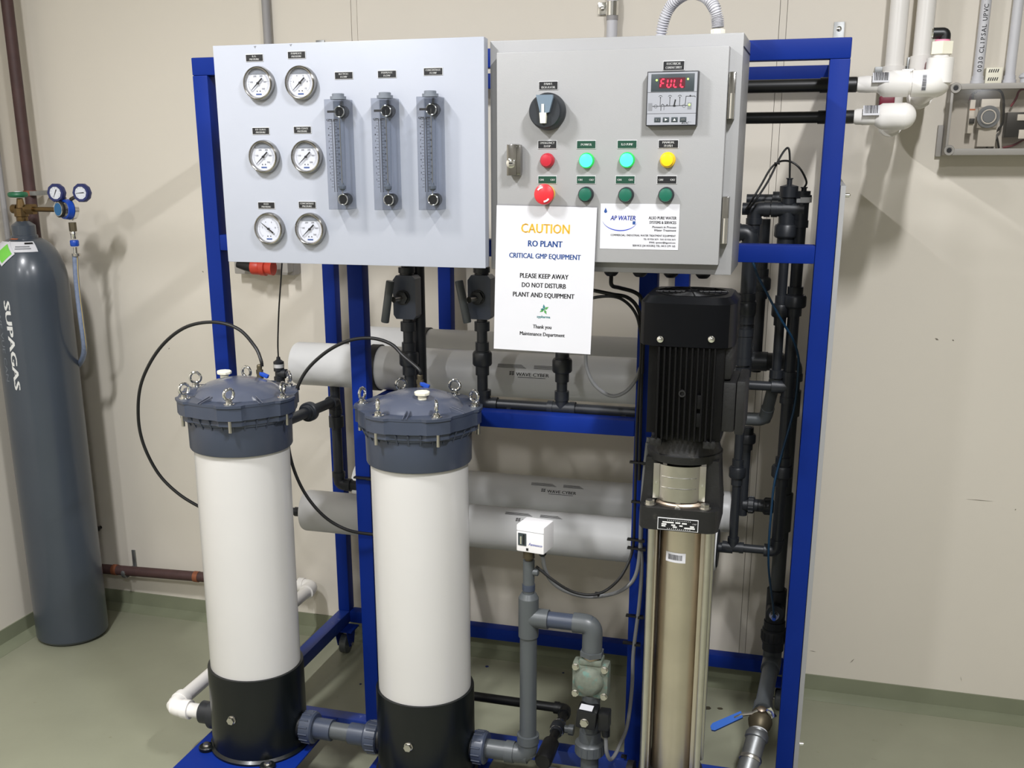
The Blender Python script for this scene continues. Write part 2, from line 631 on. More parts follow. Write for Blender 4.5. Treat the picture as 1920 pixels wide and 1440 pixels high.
# ================================================================== BLUE SKID FRAME
PX = (-0.797, -0.420, 0.285, 0.656)
TB = 0.040
TOPZ = 1.833
fr = thing('skid_frame', 'blue painted square-tube steel frame carrying the filters and vessels', 'frame', (-0.05, 0.2, 0))
def tube(x0, x1, y0, y1, z0, z1, name, m='blue'):
    return obj(name, box(NB(), x0, x1, y0, y1, z0, z1, .003), m, fr)
for x in PX:
    tube(x, x + TB, 0, TB, .13, TOPZ - TB, 'post')
    tube(x, x + TB, .66, .70, .13, TOPZ - TB, 'post')
tube(PX[0], PX[3] + TB, 0, TB, TOPZ - TB, TOPZ, 'top_rail')
tube(PX[0], PX[3] + TB, .66, .70, TOPZ - TB - .007, TOPZ - .007, 'top_rail')
tube(PX[0] + TB, PX[1], 0, TB, 1.384, 1.422, 'cross_rail')
tube(PX[1] + TB, PX[2], 0, TB, 1.384, 1.422, 'cross_rail')
tube(PX[2] + TB, PX[3], 0, TB, 1.384, 1.422, 'cross_rail')
tube(PX[1] + TB, PX[2], 0, TB, .979, 1.017, 'middle_rail')
for x in (PX[0], PX[3]):
    tube(x, x + TB, TB, .66, TOPZ - TB, TOPZ, 'top_rail')
    tube(x, x + TB, -.40, .70, .09, .13, 'base_rail', 'blue_worn')
tube(PX[0] + TB, PX[3], 0, TB, .09, .13, 'base_rail', 'blue_worn')
tube(PX[0] + TB, PX[3], .66, .70, .09, .13, 'base_rail')
tube(PX[0] + TB, PX[3], -.40, -.36, .09, .13, 'base_rail')
# feet plates for the filter housings and the pump
for x0, x1, z1 in ((PX[0], -.50, .134), (-.33, -.04, .122), (.30, .55, .134)):
    tube(x0, x1, -.40, -.005, z1 - .006, z1, 'foot_plate')
for x in (PX[0] + .02, PX[3] - .022):
    for y in (-.34, .62):
        c = obj('caster_fork', box(NB(), x - .022, x + .056, y - .032, y + .032, .084, .09, .001), 'blue', fr)
        bm = NB()
        for s in (-1, 1):
            prism(bm, [(-.034, .084), (.034, .084), (.016, .028), (-.016, .028)], (x + .02 + s * .021 - .0015, y, 0), YA, ZA, XA, .003)
        obj('fork_side', bm, 'blue', c)
        obj('wheel', lathe(NB(), (x + .02 - .014, y, .0325), XA, [(0, .026), (.003, .0325), (.025, .0325), (.028, .026)], 24), 'pvc_mid', c)
        obj('axle_bolt', lathe(NB(), (x + .02 - .026, y, .0325), XA, [(0, .006), (.052, .006)], 8), 'steel', c)
# wall ties above the top rail
for u, v in ((600, 77), (1573, 57)):
    x = at(u, v, .745).x
    b = obj('wall_bracket', box(NB(), x - .0135, x + .0135, .744, .748, 1.70, at(1573, 41, .745).z, .0008), 'galvanised', fr)
    obj('screw', lathe(NB(), (x, .744, at(1573, 54, .745).z), -YA, [(0, .007), (.002, .0065), (.004, .003)], 12), 'chrome', b)
    obj('bracket_foot', box(NB(), x - .0135, x + .0135, .70, .744, 1.70, 1.704), 'galvanised', b)

# light grey sheet closing the right-hand side
sp = thing('side_sheet', 'pale grey plastic sheet bolted on the right side of the blue frame', 'panel', (.703, .35, .1))
obj('sheet', box(NB(), .697, .7075, .0, .70, .06, 1.545, .0006), 'side_sheet', sp)
for z, y in ((1.525, .03), (at(1500, 1399, 0).z, .012), (1.525, .66), (.2, .66)):
    obj('bolt', lathe(NB(), (.7075, y, z), XA, [(0, .0045), (.009, .0045), (.011, .002)], 12), 'chrome', sp)

# ================================================================== GAUGE PANEL
GY = -0.228
gp = thing('gauge_panel', 'white sheet-metal instrument panel with six gauges and three flow meters', 'instrument panel', (-.305, GY, 1.382))
bm = NB()
box(bm, -.605, -.003, GY, GY + .003, 1.382, 1.835, .0012)
obj('front_sheet', bm, 'panel_white', gp)
for nm, a in (('edge_return', (-.605, -.602, GY + .003, GY + .026, 1.384, 1.833)), ('edge_return', (-.006, -.003, GY + .003, GY + .026, 1.384, 1.833)),
              ('edge_return', (-.602, -.006, GY + .003, GY + .026, 1.832, 1.835)), ('edge_return', (-.602, -.006, GY + .003, GY + .026, 1.382, 1.385))):
    obj(nm, box(NB(), *a), 'panel_white', gp)
for x in (-.44, -.14):
    obj('mounting_bracket', box(NB(), x - .015, x + .015, GY + .003, -.0005, 1.797, 1.827), 'galvanised', gp)
    obj('mounting_bracket', box(NB(), x - .015, x + .015, GY + .003, -.0005, 1.390, 1.418), 'galvanised', gp)

for u, v in ((478, 87.5), (545, 84)):
    c = at(u, v, GY - .0003)
    obj('paint_chip', prism(NB(), [(-.003, .0008), (.003, .0014), (.001, -.001), (0, -.003)], (c.x, GY - .0002, c.z), XA, ZA, -YA, .0003), 'print_grey', gp)

def plate(par, u, v, wpx, lines, y, m='plate_black', hpx=13, wd=None, hd=None):
    """small engraved name plate on the surface at depth y"""
    c = at(u, v, y)
    wd = wd or px(wpx, u, v, y) / 2
    hd = hd or px(hpx, u, v, y) / 2
    bk = obj('name_plate', box(NB(), c.x - wd - .0009, c.x + wd + .0009, y - .0012, y, c.z - hd - .0009, c.z + hd + .0009), 'plate_white', par)
    obj('plate_face', box(NB(), c.x - wd, c.x + wd, y - .0018, y - .0012, c.z - hd, c.z + hd), m, bk)
    bm = NB()
    yy = y - .0021
    if len(lines) == 1 and isinstance(lines[0], tuple):
        for s, sx in ((lines[0][0], -.62), (lines[0][1], .62)):
            text_into(bm, s, (c.x + sx * wd, yy, c.z), hd * .55, bold=.03)
    else:
        n = len(lines)
        for i, s in enumerate(lines):
            zz = c.z + (0 if n == 1 else (.45 - .9 * i) * hd)
            wide = min(1.0, 2 * wd * .9 / max(1e-6, len(s) * hd * (.62 if n > 1 else .75) * .95))
            text_into(bm, s, (c.x, yy, zz), hd * (.58 if n > 1 else .62), bold=.03, wide=wide)
    obj('lettering', bm, 'print_white', bk)
    return bk

def gauge(u, v, label, nums, ang, line=True):
    c = at(u, v, GY - .012)
    c.y = GY
    R = .0345
    n = -YA
    g = obj('pressure_gauge', lathe(NB(), c, n, [(0, R * 1.0), (.004, R * 1.02), (.010, R * 1.0), (.0135, R * .97), (.015, R * .91), (.0145, R * .86), (.0115, R * .82), (.0085, R * .81)], 40), 'bezel', gp)
    tag(g, label)
    dy = c.y - .0090
    obj('dial', lathe(NB(), (c.x, dy + .001, c.z), n, [(0, R * .81), (.001, R * .81)], 36), 'dial', g)
    bm = NB()
    for i in range(41):
        a = math.radians(225 - 270 * i / 40)
        r0, r1 = (R * .58, R * .72) if i % 8 == 0 else (R * .63, R * .70)
        d = V(math.cos(a), 0, math.sin(a))
        e = V(-math.sin(a), 0, math.cos(a)) * .0002
        quad(bm, *(V(c.x, dy - .0004, c.z) + k for k in (d * r0 - e, d * r1 - e, d * r1 + e, d * r0 + e)))
    for i, s in enumerate(nums):
        a = math.radians(225 - 270 * (i + 1) / len(nums))
        text_into(bm, s, (c.x + math.cos(a) * R * .46, dy - .0004, c.z + math.sin(a) * R * .46), .0034)
    for s in (-1, 1):
        lathe(bm, (c.x + s * .0035, dy - .0003, c.z - R * .46), n, [(0, .0013), (.0002, .0013)], 10)
    obj('dial_print', bm, 'print_black', g)
    obj('dial_mark', box(NB(), c.x - .0065, c.x + .0065, dy - .0004, dy - .0003, c.z - R * .68, c.z - R * .60), 'print_blue', g)
    if line:
        a = R * .80
        pts = [(a * math.cos(math.radians(t)), a * math.sin(math.radians(t))) for t in range(40, 141, 10)]
        obj('filling_gap', prism(NB(), pts, (c.x, dy - .0006, c.z), XA, ZA, -YA, .0003), 'cap_grey', g)
    bm = NB()
    a = math.radians(ang)
    d = V(math.cos(a), 0, math.sin(a))
    e = V(-math.sin(a), 0, math.cos(a))
    o = V(c.x, dy - .003, c.z)
    prism(bm, [(-R * .42, -.0016), (-R * .08, -.0014), (R * .66, -.0003), (R * .66, .0003), (-R * .08, .0014), (-R * .42, .0016)], o, d, e, -YA, .0008)
    lathe(bm, (c.x, dy, c.z), n, [(0, .0024), (.0046, .0024)], 14)
    obj('needle', bm, 'print_black', g)
    obj('glass', lathe(NB(), (c.x, c.y - .0128, c.z), n, [(0, R * .83), (.0006, R * .83)], 36), 'glass_thin', g)

N1 = ['100', '200', '300', '400', '500']
N2 = ['2', '4', '6', '8', '10']
gauge(483, 156, 'pressure gauge in the top row, under the plate reading R.O. PRESSURE', N1, 222)
gauge(562, 155, 'pressure gauge in the top row nearest the flow meters', N2, 222)
gauge(493, 294, 'pressure gauge in the middle row nearest the left edge', N1, 222)
gauge(573, 294, 'pressure gauge in the middle row nearest the flow meters', N1, 222)
gauge(503, 429, 'pressure gauge in the bottom row whose needle points up left', N2, 142, False)
gauge(580, 430, 'pressure gauge in the bottom row nearest the flow meters', N1, 222)
for u, v, ln in ((477.5, 108.5, ['R.O.', 'PRESSURE']), (556.5, 103, ['PERMEATE', 'PRESSURE']), (489.5, 245.5, ['1ST STAGE', 'PRESSURE']),
                 (567.5, 243.5, ['2ND STAGE', 'PRESSURE']), (500, 385, ['FEED', 'PRESSURE']), (576.5, 384, ['CONCENTRATE', 'PRESSURE']),
                 (645, 141.5, ['RECYCLE', 'FLOW']), (726, 139, ['PERMEATE', 'FLOW']), (812.5, 134, ['CONCENTRATE', 'FLOW'])):
    plate(gp, u, v, 33, ln, GY, hpx=12, wd=.0195, hd=.0064)

def flow_meter(ul, ur, vt, vb, label):
    y1 = GY - .044
    a = at(ul, vb, y1)
    top = at(ul, vt, y1).z
    x0 = a.x
    x1 = x0 + .045
    z0, z1 = a.z, top
    fm = obj('flow_meter', box(NB(), x0, x1, y1, GY - .0005, z0, z1, .0012), 'acrylic', gp)
    tag(fm, label)
    xm, ym = (x0 + x1) / 2, (y1 + GY) / 2
    bm = NB()
    lathe(bm, (xm, ym, z1), ZA, [(0, .0165), (.006, .0165), (.0062, .0125), (.011, .0125), (.012, .011)], 28)
    obj('cap', bm, 'cap_grey', fm)
    bm = NB()
    cyl(bm, (xm, ym, z0 + .036), (xm, ym, z1 - .004), .009, .0115, 24)
    obj('tapered_bore', bm, 'bore', fm)
    bm = NB()
    cyl(bm, (xm + .001, ym, z0 + .03), (xm + .001, ym, z1 - .022), .0011, seg=8)
    obj('guide_rod', bm, 'steel', fm)
    bm = NB()
    lathe(bm, (xm + .001, ym, z0 + .038), ZA, [(0, .003), (.004, .0075), (.009, .0075), (.012, .004), (.016, .003)], 18)
    obj('float', bm, 'cap_grey', fm)
    for z in (z0 + .020, z1 - .024):
        bm = NB()
        lathe(bm, (xm + .002, GY - .001, z), -YA, [(0, .0125), (.014, .0125), (.015, .010), (.022, .009)], 24)
        obj('port', bm, 'black_plastic', fm)
        obj('port_ring', torus(NB(), (xm + .002, GY - .024, z), YA, .0105, .0012, 28, 8), 'chrome', fm)
    bm = NB()
    yy = y1 - .0004
    H = z1 - z0
    xs = x0 + .0165
    for xq in (xs - .0005, xs + .0048):
        quad(bm, (xq - .0006, yy, z0 + .036), (xq + .0006, yy, z0 + .036), (xq + .0006, yy, z1 - .040), (xq - .0006, yy, z1 - .040))
    n = 22
    for i in range(n):
        zz = z0 + .046 + (z1 - .048 - z0 - .046) * i / (n - 1)
        l = .0050 if i % 2 == 0 else .0030
        quad(bm, (xs - .002 - l, yy, zz), (xs - .002, yy, zz), (xs - .002, yy, zz + .0008), (xs - .002 - l, yy, zz + .0008))
        quad(bm, (xs + .006, yy, zz), (xs + .006 + l, yy, zz), (xs + .006 + l, yy, zz + .0008), (xs + .006, yy, zz + .0008))
    for i in range(1, 10):
        zz = z0 + .046 + (z1 - .048 - z0 - .046) * i / 10
        text_into(bm, str(i), (xs - .0085, yy, zz + .003), .0034, bold=.05)
        text_into(bm, str(i * 4), (xs + .0125, yy, zz + .003), .0034, bold=.05)
    text_into(bm, 'GPM', (xs - .0065, yy, z1 - .0405), .0042, bold=.05)
    text_into(bm, 'LPM', (xs + .0075, yy, z1 - .0405), .0042, bold=.05)
    quad(bm, (xs - .010, yy, z1 - .0435), (xs + .012, yy, z1 - .0435), (xs + .012, yy, z1 - .0429), (xs - .010, yy, z1 - .0429))
    box(bm, xs - .010, xs + .006, yy, yy + .0002, z1 - .0265, z1 - .022)
    obj('scale_print', bm, 'print_black', fm)
    # tinted edge strip of the side facing the cabinet
    return fm

flow_meter(616.5, 668, 186, 393, 'clear acrylic flow meter nearest the gauges')
flow_meter(702, 754, 184, 394, 'middle one of the three clear acrylic flow meters')
flow_meter(785, 835, 181, 394, 'clear acrylic flow meter nearest the control cabinet')

# ================================================================== CONTROL CABINET
cb = thing('control_cabinet', 'light grey steel electrical control cabinet with knob, lamps and push buttons', 'control cabinet', (.25, -.1, 1.378))
BY = -0.2
obj('body', box(NB(), .001, .498, BY, -.0005, 1.378, 1.829, .002), 'cabinet', cb)
door = obj('door', box(NB(), .0225, .4745, GY, BY - .0005, 1.400, 1.8045, .0022), 'cabinet', cb)
obj('rain_seam', box(NB(), .4982, .4990, BY + .002, -.003, 1.8035, 1.8055), 'black_plastic', cb)
for (ua, va), (ub, vb) in (((1366.5, 134), (1383, 223)), ((1353, 369), (1367, 458))):
    z1, z0 = at(ua, va, GY).z, at(ub, vb, GY).z
    h = obj('hinge', box(NB(), .4752, .4886, BY - .022, BY - .0005, z0, z1, .0012), 'bezel', cb)
    obj('hinge_pin', cyl(NB(), (.4835, BY - .0225, z0 + .001), (.4835, BY - .0225, (z0 + z1) / 2 + .004), .0052, seg=16), 'chrome', h)
# latch
c = at(964, 300, GY - .012)
lt = obj('latch', box(NB(), c.x - .0135, c.x + .0165, GY - .020, GY, c.z - .031, c.z + .031, .008), 'bezel', cb)
obj('latch_face', box(NB(), c.x - .0125, c.x + .0075, GY - .0225, GY - .0195, c.z - .030, c.z + .030, .001), 'bezel', lt)
obj('lock_barrel', lathe(NB(), (c.x - .003, GY - .0222, c.z - .006), -YA, [(0, .0095), (.004, .0095), (.005, .0075)], 24), 'chrome', lt)
obj('key_slot', box(NB(), c.x - .0068, c.x + .0008, GY - .0276, GY - .0270, c.z - .0072, c.z - .0048), 'black_plastic', lt)
# isolator knob
c = at(1025.5, 209, GY - .015)
c.y = GY
kb = obj('isolator_knob', lathe(NB(), c, -YA, [(0, .0355), (.012, .0355), (.016, .034), (.030, .0325), (.033, .030)], 44), 'knob_black', cb)
obj('grip', prism(NB(), [(-.016, .030), (.017, .030), (.0175, .024), (.0105, -.002), (.0035, -.004), (-.0075, -.004)], (c.x, c.y - .032, c.z), XA, ZA, -YA, .009), 'knob_grey', kb)
obj('pointer', prism(NB(), [(-.0045, .013), (.0005, .013), (.0005, -.003), (.0048, -.003), (.0036, -.0225), (-.0068, -.0225), (-.0085, -.003), (-.0045, -.003)], (c.x, c.y - .0325, c.z), XA, ZA, -YA, .0103), 'ivory', kb)
plate(cb, 1028.5, 160.5, 36, ['PANEL', 'ISOLATOR'], GY, hpx=14, wd=.0185, hd=.0072)
plate(cb, 1263.5, 123, 38, ['ELECTRICAL', 'CONDUCTIVITY'], GY, hpx=15, wd=.0195, hd=.0077)
for u, v, ln, m in ((1026.5, 271, ['EMERGENCY', 'STOP'], 'plate_black'), (1099.5, 271, ['POWER'], 'plate_green'), (1176, 270.5, ['R.O PUMP'], 'plate_green'), (1253.5, 270, ['MANUAL', 'FLUSH'], 'plate_black'),
                    (1026.5, 337, [('ON', 'OFF')], 'plate_green'), (1099, 337, [('ON', 'OFF')], 'plate_green'), (1172.5, 337, [('ON', 'OFF')], 'plate_green'), (1250.5, 337, [('ON', 'OFF')], 'plate_black')):
    plate(cb, u, v, 36, ln, GY, m, wd=.0185, hd=.0070)

def button(u, v, name, m, rim, label, r=.0142, h=.012, dome=True):
    c = at(u, v, GY - h)
    c.y = GY
    b = obj(name, lathe(NB(), c, -YA, [(0, r * 1.06), (h * .7, r * 1.04), (h * .85, r * .97)], 32), rim, cb)
    tag(b, label)
    obj('lens', lathe(NB(), (c.x, c.y - h * .8, c.z), -YA, [(0, r * .9), (h * .2, r * .9), (h * .45, r * .8), (h * .52, r * .5), (h * .54, 0)], 32), m, b)
    return b

button(1024.5, 301, 'indicator_lamp', 'button_red', 'button_red', 'dull red indicator lamp under EMERGENCY STOP', r=.0135)
button(1098.5, 301, 'indicator_lamp', 'lamp_green', 'lamp_rim', 'glowing green lamp under POWER')
button(1174.5, 300, 'indicator_lamp', 'lamp_green', 'lamp_rim', 'glowing green lamp under R.O PUMP')
button(1251, 300, 'indicator_lamp', 'button_yellow', 'button_yellow', 'yellow lamp under MANUAL FLUSH')
for u, v, l in ((1097, 365, 'dark green push button below the POWER lamp'), (1172.5, 366, 'dark green push button below the R.O PUMP lamp'), (1248, 366, 'dark green push button below the yellow lamp')):
    button(u, v, 'push_button', 'button_green', 'knob_black', l, r=.0145, h=.013)
c = at(1019, 364.5, GY - .030)
c.y = GY
es = obj('emergency_stop', lathe(NB(), c, -YA, [(0, .017), (.010, .017), (.0105, .012), (.018, .012)], 32), 'button_yellow', cb)
obj('mushroom_head', lathe(NB(), (c.x, c.y - .016, c.z), -YA, [(0, .012), (.004, .0195), (.009, .0205), (.013, .019), (.0155, .014), (.0165, 0)], 36), 'estop_red', es)
bm = NB()
for a0 in (95, 275):
    pts = []
    for k in range(7):
        a = math.radians(a0 + k * 8)
        pts.append((math.cos(a) * .0155, math.sin(a) * .0155))
    for k in reversed(range(7)):
        a = math.radians(a0 + k * 8)
        pts.append((math.cos(a) * .0122, math.sin(a) * .0122))
    prism(bm, pts, (c.x, c.y - .0312, c.z), XA, ZA, -YA, .0014)
obj('arrow_mark', bm, 'print_white', es)

# conductivity controller
a, b = at(1213.5, 137, GY - .02), at(1306, 233, GY - .02)
c = V((a.x + b.x) / 2, GY, (a.z + b.z) / 2)
W, H = .0965, .0985
y1 = GY - .020
mt = obj('conductivity_meter', box(NB(), c.x - W / 2, c.x + W / 2, y1, GY, c.z - H / 2, c.z + H / 2, .0012), 'meter_rim', cb)
tag(mt, 'square conductivity meter with red digits reading FULL')
obj('face', box(NB(), c.x - W / 2 + .002, c.x + W / 2 - .002, y1 - .0008, y1, c.z - H / 2 + .002, c.z + H / 2 - .002), 'meter_face', mt)
yy = y1 - .0010
obj('display_window', box(NB(), c.x - .040, c.x + .041, yy - .0004, yy, c.z + .0130, c.z + .0445, .0001), 'screen_dark', mt)
obj('display_field', box(NB(), c.x - .0250, c.x + .0240, yy - .0006, yy - .0004, c.z + .0190, c.z + .0375), 'screen_red', mt)
SEG = {'F': 'afge', 'U': 'bcdef', 'L': 'def'}
bm = NB()
sh = .12
def seg7(bm, ch, x, z, ww, hh):
    t = .0012
    L = {'a': ((0, 1), (1, 1)), 'b': ((1, 1), (1, .5)), 'c': ((1, .5), (1, 0)), 'd': ((0, 0), (1, 0)), 'e': ((0, 0), (0, .5)), 'f': ((0, .5), (0, 1)), 'g': ((0, .5), (1, .5))}
    for s in SEG[ch]:
        (p, q), (r, w_) = L[s]
        P = V(x + p * ww + q * hh * sh, yy - .0008, z + q * hh)
        Q = V(x + r * ww + w_ * hh * sh, yy - .0008, z + w_ * hh)
        d = (Q - P).normalized()
        P, Q = P + d * .0007, Q - d * .0007
        n = V(-d.z, 0, d.x) * t
        pts = [P, P + d * t + n, Q - d * t + n, Q, Q - d * t - n, P + d * t - n]
        bm.faces.new([bm.verts.new(k) for k in pts])
for i, ch in enumerate('FULL'):
    seg7(bm, ch, c.x - .0225 + i * .0125, c.z + .0205, .0068, .0145)
obj('digits', bm, 'led_red', mt)
for dx, dz in ((-.0295, .0335), (.0290, .0345), (.0335, -.0115)):
    obj('signal_light', lathe(NB(), (c.x + dx, yy - .0004, c.z + dz), -YA, [(0, .0018), (.0008, .0018), (.0012, 0)], 14), 'led_green', mt)
bm = NB()
for z in (.0115, -.0270):
    quad(bm, (c.x - W / 2 + .002, yy, c.z + z), (c.x + W / 2 - .002, yy, c.z + z), (c.x + W / 2 - .002, yy, c.z + z + .0006), (c.x - W / 2 + .002, yy, c.z + z + .0006))
def ln(bm, x0, z0, x1, z1, t=.0005):
    P, Q = V(c.x + x0, yy, c.z + z0), V(c.x + x1, yy, c.z + z1)
    d = (Q - P).normalized()
    n = V(-d.z, 0, d.x) * t
    bm.faces.new([bm.verts.new(k) for k in (P - n, Q - n, Q + n, P + n)])
ln(bm, -.038, -.0135, .034, -.0125)
for x in (-.0215, -.0035, .0150):
    ln(bm, x, -.0125, x, .0025)
    for k in range(5):
        a0, a1 = math.radians(20 + k * 28), math.radians(20 + (k + 1) * 28)
        ln(bm, x + .0035 * math.cos(a0), .0025 + .0035 * math.sin(a0), x + .0035 * math.cos(a1), .0025 + .0035 * math.sin(a1), .0004)
    lathe(bm, (c.x + x, yy + .0002, c.z + .0022), -YA, [(0, .0011), (.0003, .0011)], 10)
ln(bm, .0255, -.0110, .0265, .0040); ln(bm, .0265, .0040, .0430, .0040); ln(bm, .0430, .0040, .0440, .0020)
lathe(bm, (c.x + .0345, yy + .0002, c.z + .0045), -YA, [(0, .0016), (.0003, .0016)], 12)
for x in (-.030, .0235):
    for k in range(10):
        a0, a1 = math.radians(k * 36), math.radians((k + 1) * 36)
        ln(bm, x + .0030 * math.cos(a0), -.0135 + .0030 * math.sin(a0), x + .0030 * math.cos(a1), -.0135 + .0030 * math.sin(a1), .00025)
ln(bm, -.0200, -.0215, -.0200, -.0135); ln(bm, -.0200, -.0120, -.0170, -.0095); ln(bm, -.0170, -.0095, -.0140, -.0120); ln(bm, -.0140, -.012, -.0140, -.0205, .0003)
ln(bm, -.011, -.0135, -.0085, -.0100); ln(bm, -.0085, -.0100, -.006, -.0135)
box(bm, c.x + .003, c.x + .0075, yy - .0002, yy, c.z - .0145, c.z - .0115)
ln(bm, .0050, -.0115, .0070, -.0015, .0013)
text_into(bm, 'ROC', (c.x + .0265, yy, c.z - .0440), .0040, bold=.015, shear=.35, wide=1.15)
text_into(bm, 'R', (c.x + .0375, yy, c.z - .0425), .0014)
obj('flow_diagram', bm, 'print_black', mt)
bm = NB()
for x0, x1, z0, z1 in ((-.0445, -.0365, -.0215, -.0075), (.0300, .0375, -.0195, -.0075)):
    box(bm, c.x + x0, c.x + x1, yy - .0001, yy + .0001, c.z + z0, c.z + z1)
obj('tank_symbol', bm, 'print_grey', mt)
for i, s in enumerate(('SET', '>', '^', 'RST')):
    x = c.x - .0258 + i * .0162
    k = obj('key', box(NB(), x - .0060, x + .0060, yy - .0006, yy, c.z - .0422, c.z - .0335, .0002), 'screen_dark', mt)
    bm = NB()
    if s == '>':
        bm.faces.new([bm.verts.new(q) for q in ((x - .002, yy - .0009, c.z - .0400), (x + .003, yy - .0009, c.z - .0378), (x - .002, yy - .0009, c.z - .0356))])
    elif s == '^':
        bm.faces.new([bm.verts.new(q) for q in ((x - .0027, yy - .0009, c.z - .0400), (x + .0027, yy - .0009, c.z - .0400), (x, yy - .0009, c.z - .0356))])
    else:
        text_into(bm, s, (x, yy - .0009, c.z - .0378), .0034, bold=.012, wide=.9)
    obj('key_mark', bm, 'print_white', k)

# ---- laminated caution notice, hanging from the lower left of the door
tl, tr, bl, br = (at(930.8, 386.3, GY - .002), at(1120, 390.8, GY - .002), at(925.2, 655.4, GY - .006), at(1108.5, 659.2, GY - .006))
ux = (tr - tl).normalized()
uy = (tl - bl).normalized()
nn = ux.cross(uy).normalized()
if nn.y > 0:
    nn = -nn
sg = thing('caution_notice', 'white laminated CAUTION RO PLANT notice hanging from the cabinet door', 'notice', bl)
sw, shh = .2085, .2965
ctr = (tl + tr + bl + br) / 4
bm = NB()
prism(bm, [(-sw / 2 - .003, -shh / 2 - .003), (sw / 2 + .003, -shh / 2 - .003), (sw / 2 + .003, shh / 2 + .003), (-sw / 2 - .003, shh / 2 + .003)], ctr, ux, uy, nn, .0006)
obj('laminate', bm, 'glass_thin', sg)
obj('sheet', prism(NB(), [(-sw / 2, -shh / 2), (sw / 2, -shh / 2), (sw / 2, shh / 2), (-sw / 2, shh / 2)], ctr + nn * .0006, ux, uy, nn, .0004), 'paper', sg)
def sline(s, z, h, m, bold=.022, wide=1.0, x=0.0):
    bm = text_into(NB(), s, ctr + nn * .0013 + ux * x + uy * z, h, ux, uy, 'CENTER', bold, wide)
    obj('lettering', bm, m, sg)
S0 = shh / 2
sline('CAUTION', S0 - .0440, .0186, 'print_yellow', .030, .86)
sline('RO PLANT', S0 - .0745, .0122, 'print_blue', .036, .88)
sline('CRITICAL GMP EQUIPMENT', S0 - .0995, .0102, 'print_blue', .034, .84)
sline('PLEASE KEEP AWAY', S0 - .1400, .0097, 'print_black', .034, .84)
sline('DO NOT DISTURB', S0 - .1590, .0097, 'print_black', .034, .82)
sline('PLANT AND EQUIPMENT', S0 - .1790, .0097, 'print_black', .034, .84)
sline('sypharma', S0 - .2235, .0052, 'print_teal', .04, 1.0, .002)
sline('Thank you', S0 - .2445, .0078, 'print_black', .034, .84)
sline('Maintenance Department', S0 - .2600, .0078, 'print_black', .034, .84)
lc = ctr + nn * .0013 + uy * (S0 - .2085) + ux * .003
for k, (a, m) in enumerate(((98, 'print_teal'), (32, 'print_green'), (-62, 'print_green'), (175, 'print_teal'), (-150, 'print_green'))):
    a = math.radians(a)
    d = ux * math.cos(a) + uy * math.sin(a)
    e = ux * -math.sin(a) + uy * math.cos(a)
    bm = NB()
    L = .011 if k != 3 else .008
    bm.faces.new([bm.verts.new(lc + q) for q in (V(0, 0, 0), d * L * .45 - e * .0026, d * L, d * L * .45 + e * .0026)])
    obj('emblem', bm, m, sg)

# ---- supplier card
tl, tr, bl, br = (at(u, v, GY - .0008) for u, v in ((1126.3, 381.9), (1275, 382.7), (1124.6, 466.7), (1271, 468.5)))
kc = (tl + tr + bl + br) / 4
kc.y = GY
kw, kh = (tr.x - tl.x + br.x - bl.x) / 4, (tl.z - bl.z + tr.z - br.z) / 4
card = thing('supplier_card', 'white AP WATER supplier card stuck on the cabinet door', 'card', (kc.x, GY, kc.z - kh))
obj('sheet', box(NB(), kc.x - kw, kc.x + kw, GY - .0007, GY - .0001, kc.z - kh, kc.z + kh), 'paper', card)
ky = GY - .0010
def kline(s, x, z, h, m='print_black', al='RIGHT', bold=.025, wide=1.0, shear=0.0):
    obj('lettering', text_into(NB(), s, (kc.x + x * kw, ky, kc.z + z * kh), h, align=al, bold=bold, wide=wide, shear=shear), m, card)
kline('AP WATER', -.74, .38, .0090, 'print_royal', 'LEFT', .03, .80, .2)
kline('ALSO PURE WATER', .93, .40, .0056, wide=.78, bold=.035)
kline('SYSTEMS & SERVICES', .93, .20, .0054, wide=.75, bold=.035)
kline('Pioneers in Process', .93, .00, .0042, shear=.2)
kline('Water Treatment', .93, -.14, .0042, shear=.2)
kline('COMMERCIAL / INDUSTRIAL WATER TREATMENT EQUIPMENT', .93, -.38, .0036, wide=.90)
kline('TEL: 03 9336 3674   FAX: 03 9336 3673', .93, -.54, .0032, wide=.85)
kline('EMAIL: apwater@bigpond.com', .93, -.68, .0032, wide=.9)
kline('SERVICE (24 HOURS) TEL: 0413 279 165', .93, -.83, .0038, wide=.92)
bm = NB()
pts = []
for k in range(21):
    t = k / 20
    a = math.radians(195 + 150 * t)
    pts.append((kc.x - .50 * kw + .46 * kw * math.cos(a), kc.z + .36 * kh + .52 * kh * math.sin(a) - .04 * kh * t, .0003 + .0016 * math.sin(math.pi * t)))
for p, q in zip(pts, pts[1:]):
    quad(bm, (p[0], ky, p[1] - p[2] / 2), (q[0], ky, q[1] - q[2] / 2), (q[0], ky, q[1] + q[2] / 2), (p[0], ky, p[1] + p[2] / 2))
obj('swoosh', bm, 'print_royal', card)
bm = NB()
dp = [(0, .0062)] + [(.0030 * math.sin(math.radians(a)), -.0010 - .0030 * math.cos(math.radians(a))) for a in range(110, -111, -20)]
bm.faces.new([bm.verts.new((kc.x - .87 * kw + x, ky, kc.z + .68 * kh + z)) for x, z in dp])
obj('droplet', bm, 'print_blue', card)
obj('small_mark', box(NB(), kc.x - .17 * kw, kc.x - .10 * kw, ky - .0001, ky, kc.z + .10 * kh, kc.z + .24 * kh), 'print_blue', card)

